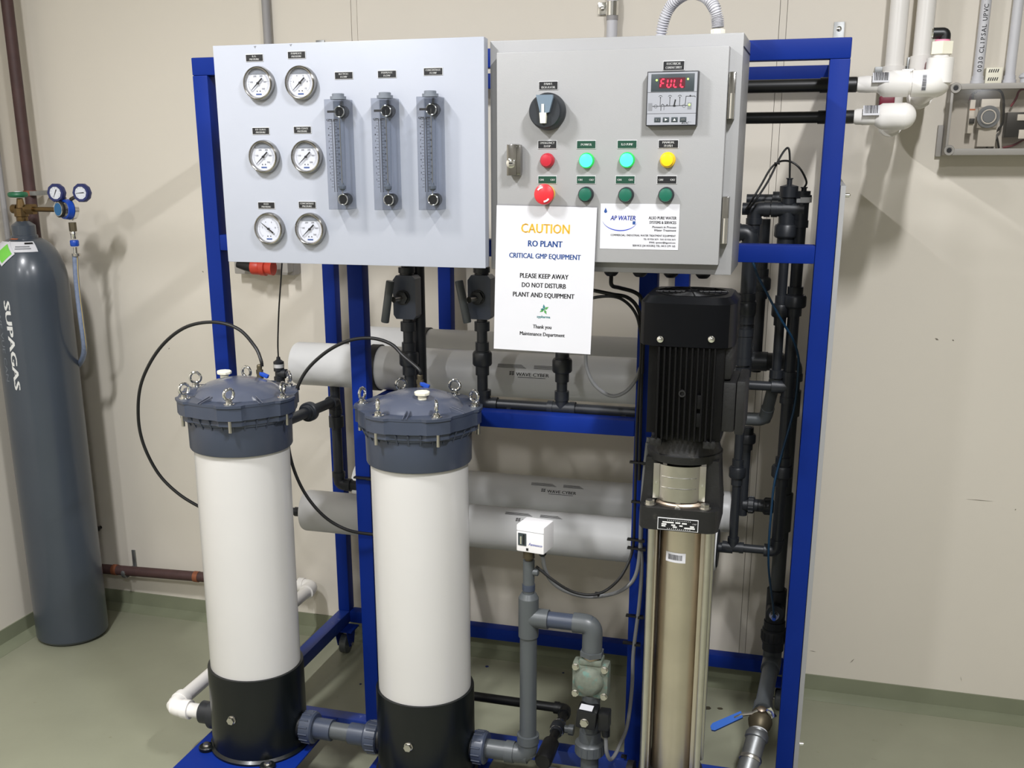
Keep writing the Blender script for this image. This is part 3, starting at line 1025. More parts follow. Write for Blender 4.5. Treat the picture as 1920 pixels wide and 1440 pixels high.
# cable glands under the cabinet
def gland(u, v, y=-.10):
    p = at(u, v, y)
    x = p.x
    o = obj('cable_gland', lathe(NB(), (x, y, 1.378), -ZA, [(0, .013), (.006, .013), (.0065, .0155), (.012, .0155), (.016, .0125), (.019, .009)], 16), 'black_plastic', cb)
    return V(x, y, 1.378 - .019)
G1 = gland(1146, 515)
G2 = gland(1200, 515)
G3 = gland(1258, 516)
G4 = gland(1318, 520)

# ================================================================== FILTER HOUSINGS
def filter_housing(cx, cy, label, cap_ang, eye0, zb, tilt, dz, bolt_px, hose_ang):
    f = thing('filter_housing', label, 'filter housing', (cx, cy, zb), 'cartridge filter housings', tilt)
    z = lambda v: v + dz
    C = V(cx, cy, 0)
    b = obj('base', lathe(NB(), (cx, cy, zb), ZA, [(0, .128), (.006, .1285), (.012, .1215), (z(.362) - zb, .1205), (z(.365) - zb, .1195), (z(.365) - zb, .114)], 56), 'pvc_black_base', f)
    for k in range(4):
        a = math.radians(215 + 90 * k)
        p = C + V(math.cos(a), math.sin(a), 0) * .138
        l = obj('lug', lathe(NB(), (p.x, p.y, zb), ZA, [(0, .020), (.008, .020), (.010, .018)], 18), 'pvc_black_base', b)
        obj('lug_bolt', hexnut(lathe(NB(), (p.x, p.y, zb + .010), ZA, [(0, .010), (.002, .010)], 16), (p.x, p.y, zb + .012), ZA, .0075, .006), 'steel', l)
    pb = at(bolt_px[0], bolt_px[1], cy - .122)
    dr = (V(pb.x - cx, pb.y - cy, 0)).normalized()
    q = C + dr * .1205 + V(0, 0, pb.z)
    bm = lathe(NB(), q, dr, [(0, .011), (.003, .011), (.0035, .009)], 20)
    hexnut(bm, q + dr * .003, dr, .0098, .008)
    obj('drain_plug', bm, 'steel', b)
    obj('tube', lathe(NB(), (cx, cy, z(.36)), ZA, [(0, .113), (.585, .113)], 64), 'tube_white', f)
    hd = obj('head', lathe(NB(), (cx, cy, z(.940)), ZA, [(0, .116), (0, .120), (.003, .1215), (.070, .1225), (.072, .126), (.078, .128), (.092, .130)], 56), 'pvc_grey', f)
    for k in range(30):
        bm = NB()
        a = math.radians(k * 12 + 4)
        d = V(math.cos(a), math.sin(a), 0)
        e = V(-math.sin(a), math.cos(a), 0)
        o = C + V(0, 0, z(1.000))
        w_ = .0018
        vs_ = [o + d * .121 + e * s for s in (-w_, w_)] + [o + d * .121 + e * s + ZA * .030 for s in (-w_, w_)] + [o + d * .136 + e * s + ZA * .030 for s in (-w_, w_)]
        vv = [bm.verts.new(p) for p in vs_]
        for fc in ((0, 1, 5, 4), (0, 2, 3, 1), (2, 4, 5, 3), (0, 4, 2), (1, 3, 5)):
            bm.faces.new([vv[i] for i in fc])
        obj('rib', bm, 'pvc_grey', hd)
    # lobed clamping ring: lower half, upper half and lid plate
    def lobed(r0, r1, z0, z1, name, m, par):
        pts = []
        for k in range(6):
            a0 = eye0 + 60 * k
            for da, r in ((-30, r0), (-22, r0), (-15, r0 + .001), (-11, r1), (0, r1 + .002), (11, r1), (15, r0 + .001), (22, r0)):
                a = math.radians(a0 + da)
                pts.append((math.cos(a) * r, math.sin(a) * r))
        return obj(name, prism(NB(), pts, (cx, cy, z0), XA, YA, ZA, z1 - z0), m, par, sharp=.5)
    lobed(.130, .138, z(1.018), z(1.031), 'lower_ring', 'pvc_grey', hd)
    lobed(.137, .144, z(1.032), z(1.062), 'upper_ring', 'pvc_grey', hd)
    lid = lobed(.138, .147, z(1.062), z(1.068), 'lid', 'pvc_grey', f)
    R0 = .100
    dome = [(0, R0 + .004), (.004, R0), (.012, R0 * .93), (.022, R0 * .76), (.030, R0 * .52), (.035, R0 * .26), (.0365, 0)]
    obj('dome', lathe(NB(), (cx, cy, z(1.068)), ZA, dome, 56), 'pvc_lid', lid)
    for k in range(6):
        a = math.radians(eye0 + 60 * k + 30)
        d = V(math.cos(a), math.sin(a), 0)
        e = V(-math.sin(a), math.cos(a), 0)
        for s in (-1, 1):
            o = C + V(0, 0, z(1.068)) + e * s * .004
            obj('lid_rib', prism(NB(), [(.098, 0), (.140, 0), (.140, .002), (.098, .010)], o - e * .001, d, ZA, e, .002), 'pvc_lid', lid)
    for k in range(6):
        a = math.radians(eye0 + 60 * k)
        d = V(math.cos(a), math.sin(a), 0)
        p = C + d * .130 + V(0, 0, z(1.068))
        spin = math.radians((37 * k + eye0 * 3) % 180)
        ax = V(math.cos(spin), math.sin(spin), 0)
        bm = lathe(NB(), p, ZA, [(0, .013), (.0025, .013), (.003, .009), (.007, .0085), (.010, .005)], 20)
        torus(bm, p + V(0, 0, .0235), ax, .0125, .0036, 26, 10)
        e = obj('eye_nut', bm, 'chrome', lid)
        q = C + d * .1385
        obj('stud', cyl(NB(), q + V(0, 0, z(1.004)), q + V(0, 0, z(1.066)), .0042, seg=12), 'steel', e)
    # ivory vent cap
    a = math.radians(cap_ang)
    p = C + V(math.cos(a), math.sin(a), 0) * .058 + V(0, 0, z(1.068 + .026))
    bm = lathe(NB(), p, ZA, [(0, .010), (.009, .010)], 18)
    lathe(bm, p + V(0, 0, .009), ZA, [(0, .0135), (.002, .0172), (.007, .0178), (.009, .0165)], 9)
    obj('vent_cap', bm, 'ivory', lid)
    # bleed fitting with a small blue lever
    a = math.radians(hose_ang)
    p = C + V(math.cos(a), math.sin(a), 0) * .062 + V(0, 0, z(1.068 + .024))
    bm = lathe(NB(), p, ZA, [(0, .009), (.003, .009), (.004, .0075), (.012, .0075)], 14)
    hexnut(bm, p + V(0, 0, .012), ZA, .0085, .010)
    lathe(bm, p + V(0, 0, .022), ZA, [(0, .006), (.004, .0065), (.010, .0065), (.013, .004)], 14)
    vf = obj('bleed_valve', bm, 'brass_tarnished', lid)
    obj('lever', box(NB(), p.x - .002, p.x + .024, p.y - .007, p.y + .003, p.z + .006, p.z + .015, .002, Matrix.Rotation(.35, 3, 'Y')), 'bright_blue', vf)
    return f, V(p.x, p.y, p.z + .034)

F1, H1 = filter_housing(-.646, -.168, 'white filter housing on the left, beside the gas cylinder', 152, 290, .134, (0, .009, 0), 0.0, (434, 1350), 62)
F2, H2 = filter_housing(-.187, -.158, 'white filter housing on the right, in front of the blue post', -60, 308, .122, None, -.006, (766, 1400), 105)

# black bleed hoses looping off the lids
H1 = H1 + V(.016, 0, 0)
cable('bleed_hose', 'black hose looping from the left filter lid down to its side', [H1 - V(0, 0, .004), H1 + V(-.002, 0, .012), at(478, 650, -.10), at(447, 617, -.10), at(400, 604, -.10), at(345, 615, -.10), at(298, 655, -.10),
      at(266, 715, -.10), at(259, 775, -.09), at(268, 830, -.08), at(295, 885, -.07), at(330, 922, -.06), at(370, 948, -.045), at(415, 968, -.02)], .0042, 'black_rubber', 'hose', 'black bleed hoses')
cable('bleed_hose', 'black hose looping from the right filter lid past the blue post', [H2 - V(0, 0, .004), H2 + V(-.001, -.002, .012), at(757, 668, -.08), at(733, 645, -.07), at(695, 634, -.07), at(650, 640, -.07), at(605, 665, -.07),
      at(568, 705, -.08), at(546, 765, -.09), at(540, 825, -.09), at(551, 880, -.08), at(575, 930, -.07), at(610, 970, -.06), at(650, 993, -.05), at(690, 1001, -.03), at(720, 1002, -.015)], .0042, 'black_rubber', 'hose', 'black bleed hoses')

# ================================================================== MEMBRANE VESSELS
def vessel(x0, x1, y, z, label, band=None, decal=None):
    v = thing('membrane_vessel', label, 'pressure vessel', ((x0 + x1) / 2, y, z), 'membrane pressure vessels')
    R = .058
    obj('shell', lathe(NB(), (x0, y, z), XA, [(0, R * .80), (0, R * .96), (.006, R), (x1 - x0 - .006, R), (x1 - x0, R * .96), (x1 - x0, R * .80)], 56), 'vessel', v)
    for xx, s in ((x0, -1), (x1, 1)):
        obj('end_cap', lathe(NB(), (xx - s * .004, y, z), XA * s, [(0, R * .86), (.0045, R * .86), (.007, R * .80), (.007, R * .4)], 40), 'pvc_dark', v)
    if band:
        for bx in band:
            obj('clamp_band', lathe(NB(), (bx, y, z), XA, [(0, R + .0005), (0, R + .0035), (.024, R + .0035), (.024, R + .0005)], 48), 'black_rubber', v)
    if decal is not None:
        a = math.radians(decal[1])
        n = V(0, -math.cos(a), math.sin(a))
        up = V(0, math.sin(a), math.cos(a))
        c = V(decal[0], y, z) + n * (R + .0006)
        bm = text_into(NB(), 'WAVE CYBER', c + XA * .008, .0085, XA, up, 'CENTER', .02, 1.15)
        for k in range(3):
            for i in range(2):
                o = c - XA * .052 + up * (.0035 - k * .0035) + XA * i * .0065
                quad(bm, o, o + XA * .0055 + up * .001, o + XA * .0055 + up * .0032, o + up * .0022)
        quad(bm, c + XA * -.030 - up * .0085, c + XA * .042 - up * .0085, c + XA * .042 - up * .0072, c + XA * -.030 - up * .0072)
        for k in range(4):
            for x0_, x1_ in ((-.085, -.010), (.010, .070)):
                t = a + math.radians(15 + k * 2.6)
                n2, = (V(0, -math.cos(t), math.sin(t)),)
                o = V(decal[0], y, z) + n2 * (R + .0006)
                u2 = V(0, math.sin(t), math.cos(t))
                quad(bm, o + XA * x0_, o + XA * (x1_ - .004 * k), o + XA * (x1_ - .004 * k) + u2 * .0011, o + XA * x0_ + u2 * .0011)
        for vv in bm.verts:  # wrap the print round the shell
            d = vv.co - V(vv.co.x, y, z)
            vv.co = V(vv.co.x, y, z) + d.normalized() * (R + .0006)
        obj('decal', bm, 'print_black', v)
    return v
VF, VB, ZU, ZL = .22, .52, 1.064, .642
xe = at(1345, 1030, VF).x
vx0 = lambda u, v: at(u, v, VB).x
vessel(-.675, .49, VF, ZU, 'upper membrane vessel at the front, its white end left of the blue post', [at(700, 700, VF).x], (at(1003, 680, VF).x, 14))
vessel(vx0(668, 630), .49, VB, ZU, 'upper membrane vessel at the back, half hidden near the wall', [at(792, 640, VB).x])
vessel(-.672, xe, VF, ZL, 'lower membrane vessel at the front, behind the pressure switch', None, (at(1010, 968, VF).x, 46))
vessel(vx0(672, 900), xe + .012, VB, ZL, 'lower membrane vessel at the back, under the middle rail', None, (at(1055, 901, VB).x, 34))
# saddles between the back posts and the vessels
for zz in (ZU, ZL):
    for x in (PX[1], PX[2]):
        obj('vessel_rail', box(NB(), x + .004, x + .036, TB, .66, zz - .092, zz - .0585, .002), 'blue', fr)

# ================================================================== PIPEWORK
def vx(u, v, y):
    return at(u, v, y).x
def vz(u, v, y):
    return at(u, v, y).z

# ---- header along the middle rail with two sampling valves
hy = .055
hd = thing('header_pipe', 'dark grey header pipe clipped along the blue middle rail', 'pipe', (.1, hy, 1.02))
HZ = vz(1000, 762, hy)
r = .0128
xa, xb = vx(908, 760, hy), vx(1053, 767, hy)
pipe(hd, (xa, hy, HZ), (.33, hy, HZ), r, 'pvc_dark')
tee(hd, (xb, hy, HZ), XA, ZA, r, 'pvc_dark')
elbow(hd, (xa, hy, HZ), XA, ZA, r, 'pvc_dark')
pipe(hd, (xb, hy, HZ), (xb, hy, 1.39), r, 'pvc_dark')
union(hd, (xb, hy, vz(1052, 685, hy)), ZA, r, 'pvc_dark', .078)
collar(hd, (xb, hy, vz(1052, 750, hy)), (xb, hy, vz(1052, 733, hy)), r * 1.35, 'pvc_dark')
for u in (957, 1172):
    x = vx(u, 770, hy)
    bm = NB()
    box(bm, x - .005, x + .005, hy - .018, hy + .018, 1.0165, HZ - .004)
    obj('pipe_clip', bm, 'pvc_dark', hd)
def valve_riser(u, label, y, zbot, tilt, second):
    x = vx(u, 640, y)
    t = thing('valve_riser', label, 'valve', (x, y, zbot), 'needle valve risers')
    pipe(t, (x, y, zbot), (x, y, 1.46), r, 'pvc_dark')
    zc = vz(u, 556, y)
    union(t, (x, y, vz(u, 672, y)), ZA, r, 'pvc_dark', .08)
    collar(t, (x, y, vz(u, 620, y)), (x, y, vz(u, 603, y)), r * 1.45, 'pvc_dark')
    bd = obj('valve_body', prism(NB(), [(-.022, -.052), (.022, -.052), (.028, -.044), (.028, .044), (.020, .052), (-.020, .052), (-.029, .040), (-.029, -.042)], (x, y - .020, zc), XA, ZA, YA, .040), 'pvc_grey', t)
    obj('gland_nut', hexnut(lathe(NB(), (x - .004, y - .020, zc), -YA, [(0, .018), (.003, .018)], 20), (x - .004, y - .023, zc), -YA, .0155, .008), 'pvc_dark', bd)
    obj('spindle', cyl(NB(), (x - .004, y - .020, zc), (x - .016, y - .050, zc - .002), .0075), 'steel', bd)
    hx = x - .030
    rot = Matrix.Rotation(tilt, 3, 'Y')
    d = rot @ V(0, 0, 1)
    c = V(x - .028, y - .058, zc - .006)
    obj('handle', lathe(NB(), c - d * .050, d, [(0, .0085), (.002, .0098), (.098, .0098), (.100, .0085)], 18), 'pvc_mid', bd)
    lathe_ = lathe(NB(), (x, y, zc + .052), ZA, [(0, .017), (.004, .017), (.005, .020), (.018, .020), (.019, .016)], 20)
    obj('collar_nut', lathe_, 'pvc_dark', t)
    if second:
        pipe(t, (x + .012, y + .045, zbot), (x + .012, y + .045, 1.46), .016, 'pvc_dark')
    return x
valve_riser(766, 'dark riser with a rod-handled valve hanging above the right filter', .03, .95, .17, True)
valve_riser(904, 'dark riser with a rod-handled valve beside the caution notice', hy, HZ + .02, -.20, False)

# ---- left outlet: elbow from the left filter to the vertical pipe by the back post
lp = thing('left_riser_pipe', 'dark pipe dropping beside the blue back post with an angled branch', 'pipe', (-.66, .3, .85))
ly = .22
x0 = vx(632, 820, ly)
z1, z0 = vz(630, 733, ly), vz(640, 908, ly)
r2 = .0135
pipe(lp, (x0, ly, z0), (x0, ly, ZU - .05), r2, 'pvc_dark')
elbow(lp, (x0, ly, z0), ZA, XA, r2, 'pvc_dark')
pipe(lp, (x0, ly, z0), (x0 + .20, ly, z0), r2, 'pvc_dark')
collar(lp, (x0, ly, vz(630, 800, ly)), (x0, ly, vz(630, 780, ly)), r2 * 1.5, 'pvc_dark')
zt = vz(634, 752, ly)
tp = V(x0, ly, zt)
fp = V(-.560, -.135, .985)
pipe(lp, fp, tp, .0135, 'pvc_dark')
dd = (tp - fp).normalized()
um = at(585, 771, .05)
tt = (um - fp).dot(dd)
union(lp, fp + dd * tt, dd, .0135, 'pvc_dark', .055)
elbow(lp, tp, -dd, -ZA, r2, 'pvc_dark')
# sensor beside the left filter, feeding the upper front vessel
sn = thing('pressure_sensor', 'small black sensor with white label behind the left filter lid', 'sensor', (-.62, VF, 1.0))
sx = vx(523, 690, VF)
sz0, sz1 = vz(523, 718, VF), vz(523, 678, VF)
obj('body', lathe(NB(), (sx, VF, sz0), ZA, [(0, .015), (.018, .015), (.02, .0115), (.032, .0115), (.034, .0145), (sz1 - sz0, .0145), (sz1 - sz0 + .002, .011), (sz1 - sz0 + .006, .006), (sz1 - sz0 + .013, .005)], 20), 'pvc_dark', sn)
obj('label_band', lathe(NB(), (sx, VF, sz1 - .016), ZA, [(0, .0147), (0, .0149), (.010, .0149), (.010, .0147)], 20), 'plate_white', sn)
obj('branch', lathe(NB(), (sx, VF, vz(523, 700, VF)), XA, [(0, .013), (.022, .013), (.022, .0105), (-.675 - sx + .0, .0105)], 18), 'pvc_dark', sn)
cable('sensor_cable', 'thin black cable hanging from the gauge panel to the small sensor', [(sx, VF, sz1 + .010), at(521, 640, VF), at(523, 580, VF), at(527, 520, VF), at(530, 470, VF), at(532, 430, VF)], .0021, 'black_rubber')
lpt = thing('vessel_port_pipe', 'short dark pipe stub at the left end of the lower vessel', 'pipe', (-.69, VF, ZL - .01))
cz = ZL - .008
obj('stub', lathe(NB(), (-.672, VF, cz), -XA, [(0, .010), (.022, .010), (.022, .0135), (.036, .0135), (.036, .011), (.12, .011)], 18), 'pvc_dark', lpt)

# ---- inlet to the left filter: white pipe from the wall
ip = thing('inlet_pipe', 'white plastic inlet pipe with an elbow running back to the wall', 'pipe', (-.86, .2, .24))
ry = -.168
pz = vz(365, 1332, ry)
pxx = vx(322, 1304, ry)
ri = .0195
obj('socket', lathe(NB(), (-.762, ry, pz), -XA, [(0, .040), (.022, .040), (.026, .030), (.052, .030), (.055, .026)], 28), 'pvc_dark', ip)
elbow(ip, (pxx, ry, pz), XA, YA, ri, 'pipe_white', .052)
pipe(ip, (pxx, ry, pz), (-.79, ry, pz), ri, 'pipe_white')
pipe(ip, (pxx, ry, pz), (pxx, .685, pz), ri, 'pipe_white')
elbow(ip, (pxx, .690, pz), -YA, -XA, ri, 'pipe_white', .050)
cl = at(376, 1262, .1)
obj('pipe_clamp', torus(NB(), (pxx, .10, pz), YA, ri + .0015, .003, 24, 6, 3.0), 'pipe_white', ip)
obj('clamp_tab', box(NB(), pxx - .040, pxx - .018, .093, .107, pz - .003, pz + .003, .001), 'pipe_white', ip)
# ---- maroon wall pipe along the floor
mp = thing('wall_pipe', 'maroon painted pipe with copper joints along the foot of the back wall', 'pipe', (-1.5, .69, pz))
mz = vz(300, 1081, .69)
pipe(mp, (WX0 + .03, .690, mz), (pxx - .05, .690, pz), .0178, 'maroon')
for u in (218, 369):
    x = vx(u, 1080, .69)
    k = (x - WX0) / (pxx - WX0)
    zz = mz + (pz - mz) * k
    obj('copper_joint', cyl(NB(), (x - .009, .690, zz), (x + .009, .690, zz), .0196), 'copper', mp)
bx = vx(250, 1050, .74)
bz = vz(250, 1061, .72)
bk = obj('pipe_bracket', box(NB(), bx - .007, bx + .007, .743, .749, bz - .012, vz(246, 1032, .74), .002), 'galvanised', mp)
obj('bracket_arm', box(NB(), bx - .009, bx + .009, .672, .744, bz - .014, bz - .010), 'galvanised', bk)
obj('saddle', torus(NB(), (bx, .690, mz + .001), XA, .019, .002, 24, 6, 4.0), 'galvanised', bk)
# ---- maroon vertical pipe in the corner
vp = thing('corner_pipe', 'maroon painted vertical pipe in the corner above the gas cylinder', 'pipe', (-1.85, .66, 0))
cxp, cyp = vx(40, 225, .66), .66
pipe(vp, (cxp, cyp, mz), (cxp, cyp, CEIL - .002), .0185, 'maroon')
elbow(vp, (cxp, .69, mz), XA, ZA, .0178, 'maroon', .04)
zc = vz(60, 362, .66)
cpb = obj('pipe_clamp', lathe(NB(), (cxp, cyp, zc - .008), ZA, [(0, .0195), (0, .0215), (.016, .0215), (.016, .0195)], 24), 'copper', vp)
obj('clamp_arm', box(NB(), cxp + .016, cxp + .040, cyp - .024, .748, zc - .007, zc + .007, .001), 'galvanised', cpb)
cable('wall_hose', 'thin pale grey conduit beside the maroon corner pipe', [(WX0 + .012, .60, CEIL - .003), (WX0 + .012, .60, .3), (WX0 + .012, .60, .08)], .0095, 'conduit_grey', 'conduit', straight=True)

# ---- pipe joining the two filters
jp = thing('filter_link_pipe', 'short grey pipe with ribbed union nuts joining the two filter housings', 'pipe', (-.42, -.16, .24))
jz = vz(640, 1372, -.165)
jx0, jx1 = -.643 + .118, -.187 - .118
jy = -.165
obj('pipe', cyl(NB(), (jx0, jy, jz), (jx1, jy, jz), .0222), 'pvc_mid', jp)
for sx_, s in ((jx0, 1), (jx1, -1)):
    obj('socket', lathe(NB(), (sx_ + s * .040, jy, jz), XA * s, [(0, .0275), (.045, .0275), (.045, .0222)], 32), 'pvc_grey', jp)
    bm = lathe(NB(), (sx_ + s * .004, jy, jz), XA * s, [(0, .036), (.003, .040), (.032, .041), (.036, .037)], 36)
    for k in range(14):
        a = 2 * math.pi * k / 14
        d = V(0, math.cos(a), math.sin(a))
        cyl(bm, V(sx_ + s * .007, jy, jz) + d * .0402, V(sx_ + s * .031, jy, jz) + d * .0408, .0022, seg=6)
    obj('union_nut', bm, 'pvc_grey', jp)
    obj('gasket_ring', lathe(NB(), (sx_ - s * .008, jy, jz), XA * s, [(0, .034), (.012, .034)], 28), 'black_plastic', jp)

# ---- outlet of the right filter: standpipe with pressure switch and solenoid valve
sp2 = thing('outlet_standpipe', 'grey outlet standpipe with tee rising beside the right filter', 'pipe', (.067, -.158, .1))
oy = -.150
ox = vx(990.5, 1280, oy)
oz = vz(975, 1412, oy)
rs = .0203
ex = -.187 + .118
bm = lathe(NB(), (ex + .004, oy, oz), XA, [(0, .036), (.003, .040), (.030, .041), (.034, .037)], 36)
for k in range(14):
    a = 2 * math.pi * k / 14
    d = V(0, math.cos(a), math.sin(a))
    cyl(bm, V(ex + .007, oy, oz) + d * .0402, V(ex + .029, oy, oz) + d * .0408, .0022, seg=6)
obj('union_nut', bm, 'pvc_grey', sp2)
obj('gasket_ring', lathe(NB(), (ex - .008, oy, oz), XA, [(0, .034), (.012, .034)], 28), 'black_plastic', sp2)
pipe(sp2, (ex + .03, oy, oz), (ox, oy, oz), .0235, 'pvc_mid')
elbow(sp2, (ox, oy, oz), -XA, ZA, rs, 'pvc_mid', .055)
tz = vz(990, 1157, oy)
pipe(sp2, (ox, oy, oz), (ox, oy, tz), rs, 'pvc_mid')
bm = NB()
cyl(bm, (ox, oy, vz(990, 1192, oy)), (ox, oy, vz(990, 1120, oy)), .0238)
lathe(bm, (ox, oy, vz(990, 1120, oy)), ZA, [(0, .0238), (.012, .017)], 28)
cyl(bm, (ox, oy, tz), (ox + .048, oy, tz), .0235)
obj('tee', bm, 'pvc_mid', sp2)
pipe(sp2, (ox, oy, vz(990, 1125, oy)), (ox, oy, vz(990, 1050, oy)), .0135, 'pvc_mid', 'riser')
collar(sp2, (ox, oy, vz(990, 1106, oy)), (ox, oy, vz(990, 1095, oy)), .0150, 'pvc_grey')
obj('switch_branch', lathe(NB(), (ox + .006, oy, vz(998, 1072, oy)), XA, [(0, .009), (.016, .009), (.018, .006)], 16), 'pvc_mid', sp2)
bx2 = vx(1111, 1180, oy)
pipe(sp2, (ox + .03, oy, tz), (bx2, oy, tz), rs * .95, 'pvc_grey')
bz0 = vz(1111, 1222, oy)
obj('elbow', sweep(NB(), rounded([V(bx2 - .045, oy, tz), V(bx2, oy, tz), V(bx2, oy, bz0)], .045, 8), .0235, 24), 'pvc_mid', sp2)
obj('hex_socket', hexnut(NB(), (bx2, oy, vz(1111, 1228, oy)), ZA, .0290, .012), 'pvc_mid', sp2)

sv = thing('solenoid_valve', 'corroded bronze solenoid valve with a black coil', 'valve', (bx2, oy, .2))
sz = vz(1108, 1282, oy - .03)
obj('inlet', box(NB(), bx2 - .027, bx2 + .027, oy - .022, oy + .022, sz + .040, vz(1111, 1232, oy), .004), 'verdigris', sv)
obj('inlet_thread', cyl(NB(), (bx2, oy, vz(1111, 1235, oy)), (bx2, oy, vz(1111, 1226, oy)), .0215), 'steel_warm', sv)
rb = Matrix.Rotation(-.04, 3, 'Y')
obj('body', box(NB(), bx2 - .043, bx2 + .043, oy - .020, oy + .018, sz - .044, sz + .044, .008), 'verdigris', sv)
obj('bonnet', lathe(NB(), (bx2 - .002, oy - .019, sz), -YA, [(0, .035), (.006, .034), (.016, .029), (.020, .022), (.021, 0)], 36), 'verdigris', sv)
for dx in (-.034, .034):
    for dz in (-.034, .034):
        bm = lathe(NB(), (bx2 + dx, oy - .0195, sz + dz), -YA, [(0, .0085), (.002, .0085)], 16)
        hexnut(bm, (bx2 + dx, oy - .0215, sz + dz), -YA, .0072, .006)
        obj('bolt', bm, 'steel', sv)
kz = vz(1103, 1348, oy - .05)
kx = vx(1100, 1348, oy - .05)
coil = obj('coil', box(NB(), kx - .024, kx + .024, oy - .062, oy - .012, kz - .022, kz + .024, .006, Matrix.Rotation(.08, 3, 'Y')), 'black_plastic', sv)
obj('coil_label', box(NB(), kx - .017, kx + .013, oy - .056, oy - .030, kz + .0245, kz + .0252, 0, Matrix.Rotation(.08, 3, 'Y')), 'paper', coil)
obj('coil_nut', hexnut(lathe(NB(), (kx - .003, oy - .062, kz - .004), -YA, [(0, .010), (.001, .010)], 20), (kx - .003, oy - .063, kz - .004), -YA, .0095, .006), 'steel', coil)
cn = obj('connector', box(NB(), kx + .026, kx + .052, oy - .052, oy - .016, kz - .026, kz + .018, .004), 'black_plastic', sv)
obj('connector_gland', cyl(NB(), (kx + .042, oy - .036, kz - .024), (kx + .044, oy - .036, kz - .046), .011, .009), 'black_plastic', cn)
uz = vz(1105, 1398, oy)
ux_ = vx(1106, 1398, oy)
obj('outlet_pipe', cyl(NB(), (bx2, oy, .03), (bx2, oy, sz - .04), .0215), 'pvc_mid', sv)
bm = lathe(NB(), (bx2, oy, vz(1105, 1412, oy)), ZA, [(0, .032), (.004, .0355), (.030, .0355), (.034, .031), (.036, .0265), (.062, .0255)], 36)
for k in range(16):
    a = 2 * math.pi * k / 16
    d = V(math.cos(a), math.sin(a), 0)
    cyl(bm, V(bx2, oy, vz(1105, 1412, oy) + .006) + d * .0352, V(bx2, oy, vz(1105, 1412, oy) + .028) + d * .0352, .0016, seg=6)
obj('union_nut', bm, 'pvc_mid', sv)

ps = thing('pressure_switch', 'white box pressure switch on top of the grey standpipe', 'pressure switch', (ox, oy, vz(1000, 1045, oy)))
pb0, pb1 = at(971, 1041, oy - .03), at(1028, 985, oy - .03)
pw = .064
pcx = vx(1003, 1010, oy - .012)
pz0, pz1 = vz(1000, 1039, oy - .04), vz(1000, 990, oy - .04)
rt = Matrix.Rotation(math.radians(-9), 3, 'Z')
pv = (pcx, oy, 0)
obj('case', box(NB(), pcx - .034, pcx + .034, oy - .036, oy + .024, pz0, pz1 + .002, .004, rt, pv), 'switch_white', ps)
def psbox(name, m, x0, x1, z0, z1, d0=.0372, d1=.0355, par=ps):
    return obj(name, box(NB(), pcx + x0, pcx + x1, oy - d0, oy - d1, pz0 + z0, pz0 + z1, 0, rt, pv), m, par)
hgt = pz1 - pz0
psbox('cover_line', 'cap_grey', -.0335, .0335, hgt * .80, hgt * .81, .0364)
wdw = psbox('scale_window', 'screen_dark', -.029, -.009, hgt * .25, hgt * .72)
psbox('scale_pointer', 'chrome', -.024, -.020, hgt * .3, hgt * .6, .0378, .0372, wdw)
psbox('scale_pointer', 'black_plastic', -.017, -.013, hgt * .3, hgt * .68, .0378, .0372, wdw)
psbox('screw_hole', 'black_plastic', -.009, -.004, hgt * .08, hgt * .17)
bm = text_into(NB(), 'Fannuoco', V(pcx + .013, 0, pz0 + hgt * .34) + V(0, oy - .0366, 0), .0062, bold=.01, shear=.4, wide=.95)
for v_ in bm.verts:
    v_.co = rt @ (v_.co - V(*pv)) + V(*pv)
obj('lettering', bm, 'print_royal', ps)
obj('stem', lathe(NB(), (ox, oy, vz(990, 1052, oy)), ZA, [(0, .009), (.008, .009), (.009, .014), (pz0 - vz(990, 1052, oy), .012)], 14), 'brass_tarnished', ps)
gx = vx(1017, 1049, oy - .01)
obj('gland', lathe(NB(), (gx, oy - .01, pz0), -ZA, [(0, .008), (.010, .009), (.014, .006)], 14), 'black_plastic', ps)

# ---- black pipe behind, with small valve coming forward
bp = thing('drain_pipe', 'black drain pipe behind the standpipe turning forward with a small valve', 'pipe', (-.05, .1, .15))
by = .13
bzz = vz(980, 1318, by)
bxe = vx(1062, 1334, by)
pipe(bp, (-.36, by, bzz), (bxe, by, bzz), .0125, 'black_plastic')
elbow(bp, (bxe, by, bzz), -XA, -YA, .0125, 'black_plastic')
pipe(bp, (bxe, by, bzz), (bxe, -.13, bzz), .0120, 'black_plastic')
obj('valve_body', lathe(NB(), (bxe, .055, bzz), -YA, [(0, .014), (.004, .0165), (.012, .0165), (.018, .020), (.036, .020), (.042, .0165), (.050, .0165), (.054, .014)], 24), 'pvc_dark', bp)
obj('valve_ring', torus(NB(), (bxe, .045, bzz), YA, .0163, .0015, 24, 6), 'chrome', bp)
obj('valve_ring', torus(NB(), (bxe, .010, bzz), YA, .0163, .0015, 24, 6), 'chrome', bp)
obj('valve_knob', lathe(NB(), (bxe + .018, .028, bzz), XA, [(0, .010), (.010, .010), (.011, .014), (.024, .014), (.025, .011)], 18), 'pvc_mid', bp)
obj('hose_end', lathe(NB(), (bxe, -.04, bzz), -YA, [(0, .014), (.01, .021), (.09, .022), (.10, .018)], 24), 'black_rubber', bp)
obj('outlet_stub', cyl(NB(), (bxe, -.125, bzz - .035), (bx2 - .01, -.150, bzz - .035), .017), 'pvc_mid', bp)

